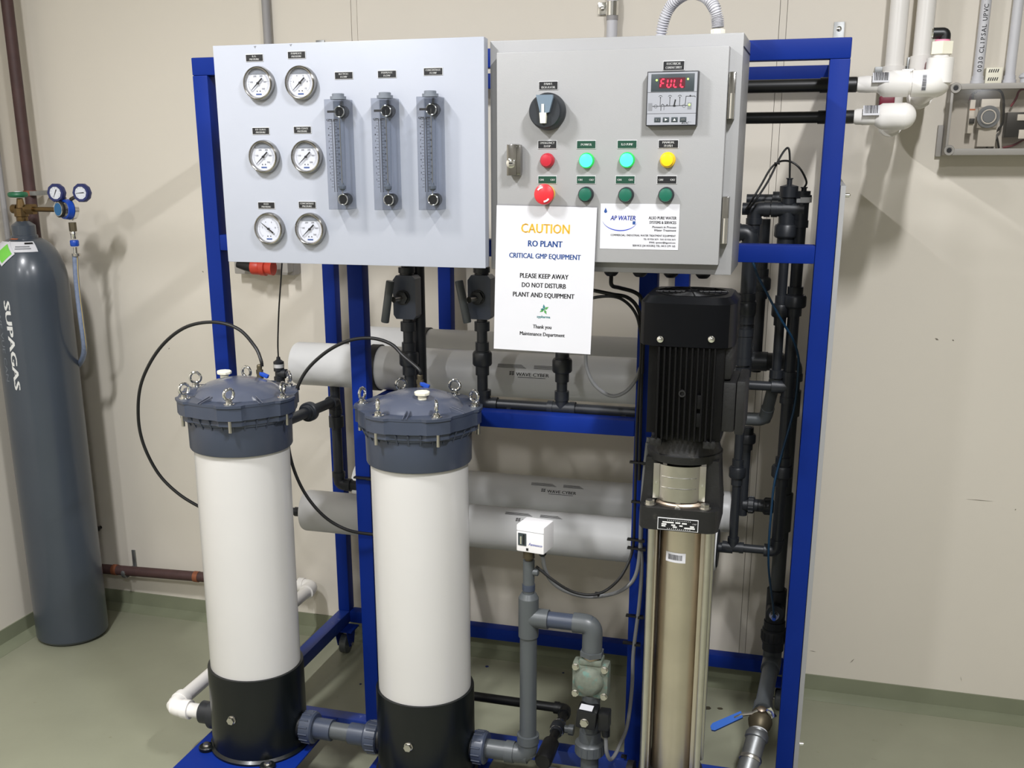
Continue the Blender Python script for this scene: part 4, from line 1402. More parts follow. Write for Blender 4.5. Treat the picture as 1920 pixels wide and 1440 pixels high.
# ================================================================== PUMP
PXC, PYC = .4235, -.20
pm = thing('vertical_pump', 'vertical multistage pump with a black finned motor and stainless sleeve', 'pump', (PXC, PYC, .134))
def octo(w2, c, n=3):
    """rounded square outline, half width w2, corner cut c"""
    return [(w2, -w2 + c), (w2, w2 - c), (w2 - c * .3, w2 - c * .3), (w2 - c, w2), (-w2 + c, w2), (-w2 + c * .3, w2 - c * .3),
            (-w2, w2 - c), (-w2, -w2 + c), (-w2 + c * .3, -w2 + c * .3), (-w2 + c, -w2), (w2 - c, -w2), (w2 - c * .3, -w2 + c * .3)]
zc1, zc0 = 1.330, 1.246
bm = NB()
O = octo(.0930, .034)
prism(bm, O, (PXC, PYC, zc0), XA, YA, ZA, zc1 - zc0)
top = [(x * .88, y * .88) for x, y in O]
a = [bm.verts.new((PXC + x, PYC + y, zc1)) for x, y in O]
b = [bm.verts.new((PXC + x, PYC + y, zc1 + .013)) for x, y in top]
for i in range(len(a)):
    j = (i + 1) % len(a)
    bm.faces.new((a[i], a[j], b[j], b[i]))
bm.faces.new(b)
fc = obj('fan_cover', bm, 'black_gloss', pm)
bm = NB()
for k in range(5):
    torus(bm, (PXC, PYC, zc1 + .0135), ZA, .022 + k * .012, .0015, 40, 6)
for k in range(8):
    a_ = math.radians(45 * k + 10)
    cyl(bm, (PXC + .015 * math.cos(a_), PYC + .015 * math.sin(a_), zc1 + .0135), (PXC + .072 * math.cos(a_), PYC + .072 * math.sin(a_), zc1 + .0135), .002, seg=6)
obj('fan_grille', bm, 'motor_black', fc)
for u in (1238, 1334):
    p = at(u, 636, PYC - .0945)
    bm = lathe(NB(), p, -YA, [(0, .0065), (.0015, .0065), (.002, .0048), (.005, .004), (.006, .002)], 18)
    obj('cover_screw', bm, 'chrome', fc)
zm0 = 1.052
st = obj('stator', box(NB(), PXC - .056, PXC + .078, PYC - .078, PYC + .078, zm0, zc0 + .004, .006), 'motor_black', pm)
nf = 11
fx0, fx1 = at(1233, 740, PYC - .09).x, at(1337, 740, PYC - .09).x
for k in range(nf):
    x = fx0 + (fx1 - fx0) * k / (nf - 1)
    obj('fin', box(NB(), x - .0017, x + .0017, PYC - .092, PYC - .076, zm0 + .004, zc0 - .001), 'motor_black', st)
for k in range(8):
    y = PYC - .062 + .018 * k
    obj('fin', box(NB(), PXC - .074, PXC - .054, y - .0017, y + .0017, zm0 + .01, zc0 - .001), 'motor_black', st)
for z in (1.135, 1.098):
    x = fx0 + (fx1 - fx0) * .76
    obj('fin_boss', box(NB(), x - .004, x + .004, PYC - .0925, PYC - .078, z - .012, z + .016, .001), 'motor_black', st)
p = at(1279, 738, PYC - .092)
obj('grease_plug', lathe(NB(), (p.x, PYC - .078, p.z), -YA, [(0, .007), (.016, .007), (.016, .0045), (.010, .0045)], 16), 'motor_cast', st)
obj('cheek', box(NB(), PXC + .052, PXC + .092, PYC - .066, PYC + .070, 1.178, zc0 + .002, .010), 'motor_cast', st)
tbx = at(1399, 760, PYC - .02).x
tb = obj('terminal_box', box(NB(), PXC + .056, tbx - .018, PYC - .072, PYC + .055, 1.074, 1.176, .006), 'motor_cast', pm)
obj('terminal_lid', box(NB(), tbx - .018, tbx, PYC - .074, PYC + .058, 1.070, 1.180, .005), 'motor_cast', tb)
bell = obj('bell_housing', lathe(NB(), (PXC, PYC, 1.000), ZA, [(0, .0765), (.016, .0785), (.018, .0755), (.034, .071), (.056, .070)], 48), 'motor_cast', pm)
for u in (1229, 1329):
    p = at(u, 832, PYC - .085)
    obj('housing_lug', box(NB(), p.x - .012, p.x + .012, PYC - .086, PYC - .060, 1.040, 1.056, .003), 'motor_cast', bell)
# lantern: two cheeks tapering down, flange plate
for s in (-1, 1):
    obj('lantern_leg', prism(NB(), [(s * .050, 1.004), (s * .074, 1.004), (s * .080, .93), (s * .083, .905), (s * .052, .905), (s * .050, .95)] if s > 0 else
          [(s * .052, .905), (s * .083, .905), (s * .080, .93), (s * .074, 1.004), (s * .050, 1.004), (s * .050, .95)], (PXC, PYC - .045, 0), XA, ZA, YA, .09), 'motor_cast', pm)
O2 = octo(.0815, .020)
fl = obj('flange', prism(NB(), O2, (PXC, PYC, .858), XA, YA, ZA, .047), 'motor_cast', pm)
# stainless coupling guard
bm = NB()
gz0, gz1 = .916, .993
pts = [(math.sin(math.radians(a_)) * .0475, -.0525 - .016 * (math.cos(math.radians(a_)) - .5) * 2) for a_ in range(-60, 61, 6)]
prf = pts + [(x * .975, y * .975) for x, y in reversed(pts)]
prism(bm, prf, (PXC - .003, PYC, gz0), XA, YA, ZA, gz1 - gz0)
gd = obj('coupling_guard', bm, 'steel', pm)
for s in (-1, 1):
    w_ = obj('guard_wing', box(NB(), PXC - .003 + s * .0475 - .0065, PXC - .003 + s * .0475 + .0065, PYC - .0535, PYC - .0520, gz0 + .002, gz1 + .001, .0005), 'steel', gd)
    obj('guard_screw', lathe(NB(), (PXC - .003 + s * .0475, PYC - .0535, gz0 + .036), -YA, [(0, .0025), (.002, .0022)], 10), 'chrome', w_)
for z in (gz0 + .030, gz0 + .053):
    bm = NB()
    sweep(bm, [V(PXC - .003 + x * 1.004, PYC + y * 1.004, z) for x, y in pts[2:-2]], .0009, 6)
    obj('guard_bead', bm, 'chrome', gd)
obj('shaft_coupling', lathe(NB(), (PXC, PYC, .93), ZA, [(0, .030), (.03, .030), (.032, .036), (.068, .036)], 28), 'motor_cast', pm)
obj('pump_head', lathe(NB(), (PXC, PYC, .904), ZA, [(0, .068), (.004, .068), (.012, .062), (.020, .050), (.028, .036), (.030, .02), (.030, 0)], 48), 'steel_warm', pm)
p = at(1271, 953, PYC - .066)
obj('vent_plug', lathe(NB(), (p.x, PYC - .048, p.z), -YA, [(0, .013), (.012, .0135), (.016, .011), (.017, .006), (.024, .006), (.025, .004)], 24), 'steel', pm)
for u in (1218, 1321):
    p = at(u, 966, PYC - .062)
    bm = lathe(NB(), (p.x, p.y, .9055), ZA, [(0, .0125), (.0025, .0125)], 20)
    hexnut(bm, (p.x, p.y, .908), ZA, .0098, .008)
    obj('flange_bolt', bm, 'steel', fl)
for dx in (-.055, .058):
    obj('flange_bolt', hexnut(NB(), (PXC + dx, PYC + .06, .9055), ZA, .0098, .010), 'steel', fl)
# name plate on the flange
pa, pb_ = at(1233, 979, PYC - .0825), at(1308.5, 1003, PYC - .0825)
npl = obj('name_plate', box(NB(), pa.x, pb_.x, PYC - .0832, PYC - .0815, .8605, .8605 + .026), 'plate_white', fl)
obj('plate_face', box(NB(), pa.x + .0014, pb_.x - .0014, PYC - .0836, PYC - .0831, .8618, .8852), 'plate_black', npl)
bm = NB()
W_ = pb_.x - pa.x
for x0, x1, z in ((.12, .40, .876), (.44, .56, .876), (.60, .72, .8755), (.10, .22, .8715), (.34, .44, .8705), (.54, .62, .870), (.80, .90, .870), (.10, .20, .8675), (.38, .48, .8665), (.66, .92, .866)):
    quad(bm, (pa.x + W_ * x0, PYC - .0838, z), (pa.x + W_ * x1, PYC - .0838, z), (pa.x + W_ * x1, PYC - .0838, z + .003), (pa.x + W_ * x0, PYC - .0838, z + .003))
for k in range(12):
    for z in (.8815, .8632):
        quad(bm, *((pa.x + W_ * (.24 + .05 * k) + dx, PYC - .0838, z + dz) for dx, dz in ((0, 0), (.0016, 0), (.0016, .0012), (0, .0012))))
text_into(bm, 'CNP', (pa.x + W_ * .90, PYC - .0838, .8775), .0032, bold=.02, shear=.2)
obj('plate_print', bm, 'print_white', npl)
# sleeve and tie bars
zb0, zb1 = .26, .858
obj('sleeve', lathe(NB(), (PXC + .004, PYC, zb0), ZA, [(0, .048), (zb1 - zb0, .048)], 56), 'steel_sleeve', pm)
for dx, dy in ((-.057, -.044), (.062, -.044), (-.057, .046), (.062, .046)):
    obj('tie_bar', lathe(NB(), (PXC + dx, PYC + dy, zb0), ZA, [(0, .008), (zb1 - zb0, .008)], 16), 'steel', pm)
obj('tie_strap', box(NB(), PXC + .046, PXC + .054, PYC - .042, PYC + .042, zb0, zb1, .001), 'steel_sleeve', pm)
obj('tie_strap', box(NB(), PXC - .050, PXC - .045, PYC - .042, PYC + .042, zb0, zb1, .001), 'steel_sleeve', pm)
bs = obj('pump_foot', prism(NB(), octo(.085, .02), (PXC, PYC, .1345), XA, YA, ZA, .03), 'motor_cast', pm)
obj('pump_chamber', lathe(NB(), (PXC, PYC, .164), ZA, [(0, .07), (.06, .075), (.096, .072)], 40), 'motor_cast', pm)
for s in (-1, 1):
    obj('pump_port', lathe(NB(), (PXC, PYC, .20), XA * s, [(0, .035), (.085, .035), (.085, .05), (.10, .05)], 28), 'motor_cast', bs)
# barcode sticker
p = at(1265.5, 1046, PYC - .048)
bc = NB()
ang0 = math.asin(max(-1, min(1, (p.x - PXC - .004) / .0485)))
sk = []
for k in range(9):
    t = ang0 - .46 + .92 * k / 8
    sk.append((PXC + .004 + math.sin(t) * .0486, PYC - math.cos(t) * .0486))
for (x0, y0), (x1, y1_) in zip(sk, sk[1:]):
    quad(bc, (x0, y0, p.z - .011), (x1, y1_, p.z - .011), (x1, y1_, p.z + .011), (x0, y0, p.z + .011))
stk = obj('barcode_sticker', bc, 'paper', pm)
bc = NB()
random.seed(3)
t = ang0 - .33
while t < ang0 + .32:
    w_ = random.choice((.008, .014, .020))
    quad(bc, *((PXC + .004 + math.sin(q) * .0488, PYC - math.cos(q) * .0488, p.z + dz) for q, dz in ((t, -.0055), (t + w_, -.0055), (t + w_, .0065), (t, .0065))))
    t += w_ + random.choice((.008, .014))
obj('bars', bc, 'print_black', stk)

# ================================================================== RIGHT-HAND PIPE CLUSTER
# front riser nearest the pump (from the front lower vessel up to behind the cross rail)
ya = .17
ra = .0155
fa = thing('feed_riser', 'dark vertical pipe with union directly behind the pump terminal box', 'pipe', (.56, ya, .6))
ax_ = vx(1401, 545, ya)
ztop, zlow = vz(1401, 428, ya), vz(1384, 800, ya)
pipe(fa, (ax_, ya, vz(1395, 690, ya)), (ax_, ya, ztop), ra, 'pvc_dark')
elbow(fa, (ax_, ya, vz(1402, 436, ya)), -ZA, -XA, ra, 'pvc_dark', .036)
pipe(fa, (ax_ - .10, ya, vz(1402, 436, ya)), (ax_ - .02, ya, vz(1402, 436, ya)), ra, 'pvc_dark')
union(fa, (ax_, ya, vz(1402, 578, ya)), ZA, ra, 'pvc_dark', .072, nut=1.5)
tee(fa, (ax_, ya, vz(1397, 650, ya)), ZA, YA, ra, 'pvc_dark', .042)
collar(fa, (ax_, ya, vz(1395, 706, ya)), (ax_, ya, vz(1395, 688, ya)), ra * 1.3, 'pvc_dark')
# low part: vessel port tee, riser with union
fb = thing('vessel_outlet_riser', 'dark pipe with union rising from the end of the lower front vessel', 'pipe', (.50, VF, .6))
bxr = vx(1378, 960, VF)
bzr = vz(1378, 1026, VF)
rb_ = .0108
pipe(fb, (bxr, VF, bzr), (bxr, VF, vz(1395, 715, VF)), rb_, 'pvc_dark')
union(fb, (bxr, VF, vz(1383, 885, VF)), ZA, rb_, 'pvc_dark', .066, nut=1.9)
tee(fb, (bxr, VF, bzr), XA, ZA, rb_, 'pvc_dark', .026)
obj('vessel_stub', lathe(NB(), (xe, VF, bzr - .004), XA, [(0, .013), (bxr - xe, .013)], 18), 'pvc_dark', fb)
# crossover to the second riser
x3 = vx(1461, 960, VF)
pipe(fb, (bxr, VF, bzr), (x3, VF, bzr), rb_, 'pvc_dark')
elbow(fb, (x3, VF, bzr), -XA, ZA, rb_ * 1.15, 'pvc_dark', .030)
# second riser up to the sensor manifold
fc3 = thing('permeate_riser', 'dark vertical pipe with two unions running beside the blue right post', 'pipe', (x3, VF, .6))
r3 = .0138
pipe(fc3, (x3, VF, bzr + .02), (x3, VF, vz(1505, 400, VF)), r3, 'pvc_dark')
union(fc3, (x3, VF, vz(1469, 884, VF)), ZA, r3, 'pvc_dark', .072, nut=1.85)
union(fc3, (x3, VF, vz(1496, 565, VF)), ZA, r3, 'pvc_dark', .068, nut=1.95)
tz3 = vz(1482, 726, VF)
tee(fc3, (x3, VF, tz3), ZA, -XA, r3, 'pvc_dark', .038)
pipe(fc3, (vx(1402, 724, VF), VF, tz3), (x3, VF, tz3), .0115, 'pvc_dark')
collar(fc3, (vx(1452, 724, VF), VF, tz3), (vx(1468, 724, VF), VF, tz3), .0155, 'pvc_dark')
# sensor manifold
mfz = vz(1450, 392, VF)
mf = thing('sensor_manifold', 'dark grey pipe manifold with two sensor heads inside the upper right frame', 'pipe', (.6, VF, mfz))
pipe(mf, (vx(1392, 392, VF), VF, mfz), (x3, VF, mfz), .0140, 'pvc_dark')
tee(mf, (x3, VF, mfz), ZA, -XA, .0138, 'pvc_dark', .040)
xsA = vx(1477, 390, VF)
tee(mf, (xsA, VF, mfz), XA, -ZA, .0140, 'pvc_dark', .036)
elbow(mf, (vx(1416, 392, VF + .02), VF, mfz), XA, -ZA, .0140, 'pvc_dark', .034)
pipe(mf, (vx(1416, 392, VF + .02), VF, mfz), (vx(1416, 392, VF + .02), VF, 1.10), .0150, 'pvc_dark')
union(mf, (xsA, VF, vz(1473, 433, VF)), ZA, .0150, 'pvc_dark', .070, nut=1.8)
pipe(mf, (xsA, VF, mfz), (xsA, VF, vz(1456, 700, VF)), .0112, 'pvc_dark')
union(mf, (xsA, VF, vz(1460, 582, VF)), ZA, .0112, 'pvc_dark', .070, nut=1.9)
# rear line of the manifold
pipe(mf, (vx(1400, 374, .36), .36, vz(1430, 374, .36)), (vx(1456, 370, .36), .36, vz(1430, 374, .36)), .0125, 'pvc_dark')
collar(mf, (vx(1449, 370, .36), .36, vz(1430, 372, .36)), (vx(1468, 370, .36), .36, vz(1430, 372, .36)), .0165, 'pvc_dark')
def sensor(x, z0, z1, rr, label, band):
    o = obj('sensor_head', lathe(NB(), (x, VF, z0), ZA, [(0, rr * .8), ((z1 - z0) * .35, rr * .8), ((z1 - z0) * .38, rr), (z1 - z0, rr), (z1 - z0 + .002, rr * .6), (z1 - z0 + .004, .006), (z1 - z0 + .015, .006), (z1 - z0 + .016, .008), (z1 - z0 + .018, .008)], 24), 'pvc_dark', mf)
    if band:
        obj('label_band', lathe(NB(), (x, VF, z1 - .016), ZA, [(0, rr + .0002), (0, rr + .0004), (.012, rr + .0004), (.012, rr + .0002)], 24), 'plate_white', o)
    return V(x, VF, z1 + .016)
SA = sensor(xsA, mfz + .012, vz(1480, 349, VF), .0205, '', False)
SB = sensor(x3 + .003, mfz + .014, vz(1512, 366, VF), .0185, '', True)
Jc = at(1456, 306, VF - .02)
end = at(1398, 398, VF + .01)
cable('probe_cable', 'black probe cable rising to a sharp bend above the left sensor head', [SA, at(1481, 300, VF), at(1479, 279, VF), at(1472, 281, VF), at(1460, 300, VF - .01), at(1440, 340, VF - .03), at(1415, 378, VF - .05), end], .0024, 'black_rubber', group='probe cables')
cable('probe_cable', 'black probe cable arching over from the right sensor head', [SB, at(1512, 340, VF), at(1500, 316, VF), at(1482, 303, VF), at(1462, 303, VF - .015), at(1445, 316, VF - .03), at(1428, 345, VF - .04), at(1410, 375, VF - .05), at(1396, 397, VF)], .0024, 'black_rubber', group='probe cables')
tie_n = [0]
def tie(u, v, y, w_=.012, label='black cable tie'):
    p = at(u, v, y)
    bm = NB()
    box(bm, p.x - w_ / 2, p.x + w_ / 2, p.y - .006, p.y + .006, p.z - .0022, p.z + .0022, .0006)
    box(bm, p.x + w_ * .2, p.x + w_ * .55, p.y - .009, p.y - .004, p.z - .003, p.z + .003, .0006)
    return tag(obj('cable_tie', bm, 'black_rubber'), label, 'cable tie', 'black cable ties')
tie(1457, 306, VF - .02, label='black cable tie holding the two probe cables above the manifold')

# thick riser behind, with tee, union, slanted leg and ball valve
yf = .40
th = thing('suction_pipe', 'thick grey suction pipe low in the right bay ending in a ball valve', 'pipe', (.62, yf, .3))
rf = .0205
xf = vx(1460, 1065, yf)
xf2 = vx(1478, 930, yf)
zel = vz(1510, 690, yf)
pipe(th, (xf, yf, vz(1452, 1130, yf)), (xf, yf, zel), rf * .92, 'pvc_mid')
elbow(th, (xf, yf, zel + .012), -ZA, -XA, rf * .92, 'pvc_mid', .045)
pipe(th, (vx(1432, 676, yf), yf, zel + .012), (xf - .03, yf, zel + .012), .0165, 'pvc_mid')
union(th, (vx(1425, 677, yf), yf, zel + .012), XA, .0175, 'pvc_dark', .075, nut=1.4)
collar(th, (xf, yf, vz(1498, 780, yf)), (xf, yf, vz(1500, 732, yf)), rf * 1.15, 'pvc_mid')
collar(th, (xf, yf, vz(1474, 995, yf)), (xf, yf, vz(1478, 925, yf)), rf * 1.15, 'pvc_mid')
zt5 = vz(1452, 1137, yf)
bm = NB()
cyl(bm, (xf, yf, vz(1452, 1172, yf)), (xf, yf, vz(1455, 1104, yf)), rf * 1.28)
cyl(bm, (xf, yf, zt5), (xf, yf - .05, zt5), rf * 1.1)
t5 = obj('tee', bm, 'pvc_dark', th)
for k in range(3):
    obj('brass_ring', lathe(NB(), (xf - .002, yf - .050 - k * .006, zt5 - .004), -YA, [(0, .013 - .0018 * k), (.003, .013 - .0018 * k)], 20), 'chrome', t5)
obj('push_fitting', lathe(NB(), (xf - .002, yf - .066, zt5 - .004), -YA, [(0, .006), (.012, .005)], 12), 'bright_blue', t5)
union(th, (xf, yf, vz(1450, 1190, yf)), ZA, rf * 1.08, 'pvc_dark', .085, nut=1.5, ribs=16)
zt6 = vz(1449, 1232, yf)
bm = NB()
cyl(bm, (xf, yf, zt6 - .028), (xf, yf, zt6 + .034), rf * 1.22)
pe = at(1429, 1334, .10)
p6 = V(xf, yf, zt6 - .012)
dl = (pe - p6).normalized()
cyl(bm, p6, p6 + dl * .055, rf * 1.25)
obj('tee', bm, 'pvc_mid', th)
pipe(th, p6, pe, rf * 1.02, 'pvc_mid')
collar(th, pe - dl * .035, pe, rf * 1.18, 'pvc_mid', 'coupling')
pv1 = at(1418, 1390, .02)
d2 = (pv1 - pe).normalized()
vb = obj('ball_valve', lathe(NB(), pe, d2, [(0, .020), (.006, .024), (.016, .026), (.030, .030), (.046, .026), (.052, .023), (.060, .023)], 24), 'brass_tarnished', th)
obj('white_tape', torus(NB(), pe + d2 * .062, d2, .0215, .002, 28, 6), 'plate_white', vb)
stem = pe + d2 * .022 + V(0, -.004, .030)
obj('valve_stem', lathe(NB(), stem - V(0, 0, .014), V(.05, -.25, 1), [(0, .010), (.012, .009), (.012, .011), (.017, .011), (.020, .006)], 8), 'steel_warm', vb)
ha, hb = at(1391, 1340, stem.y - .01), at(1333, 1366, stem.y - .01)
bm = NB()
dlev = (hb - ha).normalized()
sweep(bm, [stem + V(0, 0, .002), stem + (ha - stem) * .4 + V(0, 0, -.006), ha, ha + dlev * .02], .0045, 8)
obj('lever_arm', bm, 'steel', vb)
nrm = V(0, -.6, .8)
side = dlev.cross(nrm).normalized()
bm = NB()
L = (hb - ha).length
pts = [(0, -.0085), (L - .008, -.010), (L, -.005), (L, .005), (L - .008, .010), (0, .0085)]
prism(bm, pts, ha - nrm * .004, dlev, side, nrm, .008)
obj('lever_grip', bm, 'handle_blue', vb)
obj('steel_tag', box(NB(), pe.x + .014, pe.x + .030, pe.y - .032, pe.y - .029, pe.z + .002, pe.z + .030, .001, Matrix.Rotation(-.6, 3, 'Y')), 'chrome', vb)
gv0 = pe + d2 * .060
gv1 = gv0 + (at(1402, 1440, -.03) - gv0) * 1.25
gdir = (gv1 - gv0).normalized()
gl = obj('galvanised_pipe', cyl(NB(), gv0, gv1, .0245), 'galvanised', th)
obj('galvanised_collar', lathe(NB(), gv0 + gdir * .005, gdir, [(0, .026), (.004, .0285), (.016, .0285), (.018, .026)], 24), 'galvanised', gl)
gm = gv0 + gdir * .075
obj('hose_clamp', torus(NB(), gm, gdir, .0258, .0022, 28, 6, 2.6), 'steel', gl)
# rear crossover with two ribbed unions
rc = thing('rear_crossover_pipe', 'dark crossover fitting with ribbed nuts between two pipes behind the pump', 'pipe', (.58, yf, .66))
zr = vz(1425, 948, yf)
pipe(rc, (vx(1392, 948, yf), yf, zr), (xf - .015, yf, zr), .0125, 'pvc_dark')
for u in (1408, 1440):
    x = vx(u, 948, yf)
    union(rc, (x, yf, zr), XA, .0130, 'pvc_dark', .042 if u == 1408 else .055, nut=1.75, ribs=12)
pipe(rc, (vx(1396, 900, yf), yf, zr - .03), (vx(1396, 900, yf), yf, vz(1403, 800, yf)), .0118, 'pvc_dark')
union(rc, (vx(1396, 900, yf), yf, vz(1403, 822, yf)), ZA, .0120, 'pvc_dark', .06)
pipe(rc, (vx(1428, 530, .44), .44, 1.06), (vx(1428, 530, .44), .44, 1.45), .0125, 'pvc_dark')
union(rc, (vx(1428, 530, .44), .44, vz(1426, 532, .44)), ZA, .0125, 'pvc_dark', .075)
# angled line down to the grey elbow
al = thing('angled_pipe', 'mid grey angled pipe ending in a rounded elbow beside the terminal box', 'pipe', (.57, .30, .98))
pA, pB = V(xsA, VF, vz(1453, 705, VF)), at(1434, 787, .30)
pipe(al, pA, pB, .0145, 'pvc_mid')
collar(al, pA + V(0, 0, .016), pA - V(0, 0, .004), .0165, 'pvc_dark')
obj('elbow', sweep(NB(), rounded([pA + (pB - pA) * .72, pB, pB - XA * .05], .022, 8), .0165, 20), 'pvc_mid', al)
pipe(al, pB - XA * .03, pB - XA * .12, .0150, 'pvc_mid')
ball_ = NB()
# blue sampling tube
cable('sampling_tube', 'thin blue plastic tube running down the right bay to the brass fitting', [at(1408, 480, .10), at(1420, 515, .10), at(1437, 548, .11), at(1462, 595, .12), at(1486, 635, .15), at(1496, 665, .18), at(1497, 690, .195), at(1490, 760, .205),
      at(1466, 850, .20), at(1452, 905, .19), at(1446, 960, .19), at(1442, 1010, .19), at(1441, 1060, .21), at(1446, 1110, .26), at(1450, 1140, .31), V(xf - .002, yf - .074, zt5 - .004)], .0028, 'cable_blue', 'tube')

# horizontal black pipes through the upper right bay, white fittings outside
for nm, u0, v0, vv, dia, u1, lab, yy_ in (('permeate_line', 1402, 163, 163, 24, 1593, 'upper black pipe crossing the top right bay of the frame', .18), ('concentrate_line', 1402, 223, 222.5, 21, 1590, 'lower black pipe crossing the top right bay of the frame', .18)):
    t = thing(nm, lab, 'pipe', (.5, yy_, vz(1480, vv, yy_)))
    z = vz(1480, vv - 2, yy_)
    rr = px(dia, 1480, vv, yy_) / 2
    pipe(t, (.30, yy_, z), (.655, yy_, z), rr, 'black_plastic')
    obj('end_collar', lathe(NB(), (.640, yy_, z), XA, [(0, rr * 1.15), (.075, rr * 1.15), (.078, rr)], 24), 'black_plastic', t)
    xs_ = .718
    ro = px(48, 1650, vv, yy_) / 2
    sp_ = obj('reducer', lathe(NB(), (xs_ + .003, yy_, z), XA, [(-.008, ro * .45), (0, ro * .60), (.012, ro * .62), (.013, ro * .64), (.038, ro * .64), (.044, ro * .80), (.052, ro * .98), (.100, ro), (.100, ro * .8)], 32), 'pipe_white', t)
    if nm == 'permeate_line':
        xe_ = vx(1757, 165, yy_)
        obj('pipe', cyl(NB(), (xs_ + .09, yy_, z), (xe_ - .03, yy_, z), ro * .83), 'pipe_white', t)
        obj('dark_seam', lathe(NB(), (vx(1719, 165, yy_), yy_, z), XA, [(0, ro * .97), (.0012, ro * .97)], 32), 'black_plastic', t)
        xup = vx(1740, 100, .66)
        obj('elbow', sweep(NB(), rounded([V(xe_ - .052, yy_, z), V(xe_, yy_, z), V(xe_, yy_ + .075, z)], .05, 10), ro, 28), 'pipe_white', t)
        tb_ = obj('tee_branch', lathe(NB(), (xe_ + .002, yy_ + .01, z), ZA, [(0, ro), (ro + .022, ro), (ro + .024, ro * .8)], 32), 'pipe_white', t)
        obj('back_pipe', sweep(NB(), rounded([V(xe_, yy_ + .06, z), V(xe_, .675, z - .012), V(xe_, .675, CEIL - .002)], .06, 10), ro * .82, 28), 'pipe_white', t)
        obj('wall_elbow', sweep(NB(), rounded([V(xe_, .575, z - .010), V(xe_, .675, z - .012), V(xe_, .675, z + .07)], .06, 10), ro * 1.02, 28), 'pipe_white', t)
        zc_ = z + ro + .024
        obj('thread', cyl(NB(), (xe_ + .002, yy_ + .01, zc_ - .004), (xe_ + .002, yy_ + .01, zc_ + .008), ro * .62), 'pipe_white', tb_)
        obj('hex_adapter', hexnut(NB(), (xe_ + .002, yy_ + .01, zc_ + .006), ZA, ro * .86, .025), 'ivory', tb_)
        obj('tape_ring', lathe(NB(), (xe_ + .002, yy_ + .01, zc_ + .031), ZA, [(0, ro * .55), (.004, ro * .55)], 20), 'pink', tb_)
        obj('push_elbow', sweep(NB(), rounded([V(xe_ + .006, yy_ + .01, zc_ + .033), V(xe_ + .006, yy_ + .01, zc_ + .048), V(xe_ - .018, yy_ + .01, zc_ + .048)], .006, 5), .0115, 16), 'black_plastic', tb_)
        obj('push_ring', lathe(NB(), (xe_ - .016, yy_ + .01, zc_ + .048), -XA, [(0, .011), (.005, .010), (.006, .005)], 16), 'chrome', tb_)
        bxs = (vx(1651, 158, yy_ - ro), vx(1732, 165, yy_ - ro))
    else:
        xe_ = vx(1692, 224, yy_)
        obj('elbow', sweep(NB(), rounded([V(xs_ + .095, yy_, z), V(xe_, yy_, z), V(xe_, yy_ + .075, z)], .055, 10), ro, 28), 'pipe_white', t)
        obj('back_pipe', sweep(NB(), rounded([V(xe_, yy_ + .06, z), V(xe_, .675, z - .012), V(xe_, .675, CEIL - .002)], .06, 10), ro * .82, 28), 'pipe_white', t)
        obj('wall_elbow', sweep(NB(), rounded([V(xe_, .575, z - .010), V(xe_, .675, z - .012), V(xe_, .675, z + .07)], .06, 10), ro * 1.02, 28), 'pipe_white', t)
        bxs = (vx(1634, 208, yy_ - ro),)
    for k, bx_ in enumerate(bxs):
        n_ = 8
        hw, hh = (.017, .010) if k == 0 else (.0048, .0155)
        a0 = math.radians(25 if k == 0 else 0)
        stick = NB()
        dz0 = 0.012 if k == 0 else 0.0
        angs = [math.asin(max(-.95, min(.95, (dz0 + hh * (2 * i / 5 - 1)) / ro))) for i in range(6)]
        for a_, b_ in zip(angs, angs[1:]):
            q = [(bx_ - hw, a_), (bx_ + hw, a_), (bx_ + hw, b_), (bx_ - hw, b_)]
            quad(stick, *(V(x_, yy_ - math.cos(g) * (ro + .0006), z + math.sin(g) * (ro + .0006)) for x_, g in q))
        s_ = obj('barcode_sticker', stick, 'paper', t)
        stick = NB()
        if k == 0:
            xx = bx_ - hw * .8
            while xx < bx_ + hw * .75:
                w_ = random.choice((.0008, .0014, .002))
                for a_, b_ in zip(angs[1:-1], angs[2:]):
                    quad(stick, *(V(x_, yy_ - math.cos(g) * (ro + .001), z + math.sin(g) * (ro + .001)) for x_, g in ((xx, a_), (xx + w_, a_), (xx + w_, b_), (xx, b_))))
                xx += w_ + random.choice((.0008, .0014))
        else:
            g = angs[0] + .05
            while g < angs[-1] - .05:
                w_ = random.choice((.02, .035, .05))
                quad(stick, *(V(x_, yy_ - math.cos(q) * (ro + .001), z + math.sin(q) * (ro + .001)) for x_, q in ((bx_ - hw * .8, g), (bx_ + hw * .8, g), (bx_ + hw * .8, g + w_), (bx_ - hw * .8, g + w_))))
                g += w_ + random.choice((.025, .04))
        obj('bars', stick, 'print_black', s_)
    if nm == 'permeate_line':
        XUP2 = xe_
        ZUP2 = z
        tt_ = t
    else:
        XUP1 = xe_
    # sockets and red clip on the vertical pipes
    zs = vz(1735, 117, .675) if nm == 'permeate_line' else vz(1685, 136, .675)
    obj('socket', lathe(NB(), (xe_, .675, zs - .06), ZA, [(0, .0275), (.075, .0275), (.076, .0235)], 28), 'pipe_white', t)
    if nm == 'permeate_line':
        p = at(1742, 126, .62)
        obj('red_clip', box(NB(), p.x - .008, p.x + .010, .60, .66, p.z - .022, p.z + .014, .004), 'dark_red', t)
    else:
        p = at(1662, 190, .60)
        obj('red_clip', box(NB(), p.x - .018, p.x + .018, .57, .64, p.z - .012, p.z + .012, .004), 'dark_red', t)
ch = thing('pipe_clamp_rail', 'grey metal clamp rail holding the two white vertical pipes to the wall', 'clamp', (.84, .72, 1.8))
zc_ = vz(1700, 137, .72)
obj('rail', box(NB(), vx(1640, 133, .72), vx(1715, 137, .72), .715, .749, vz(1660, 138, .72), vz(1660, 125, .72), .002), 'galvanised', ch)
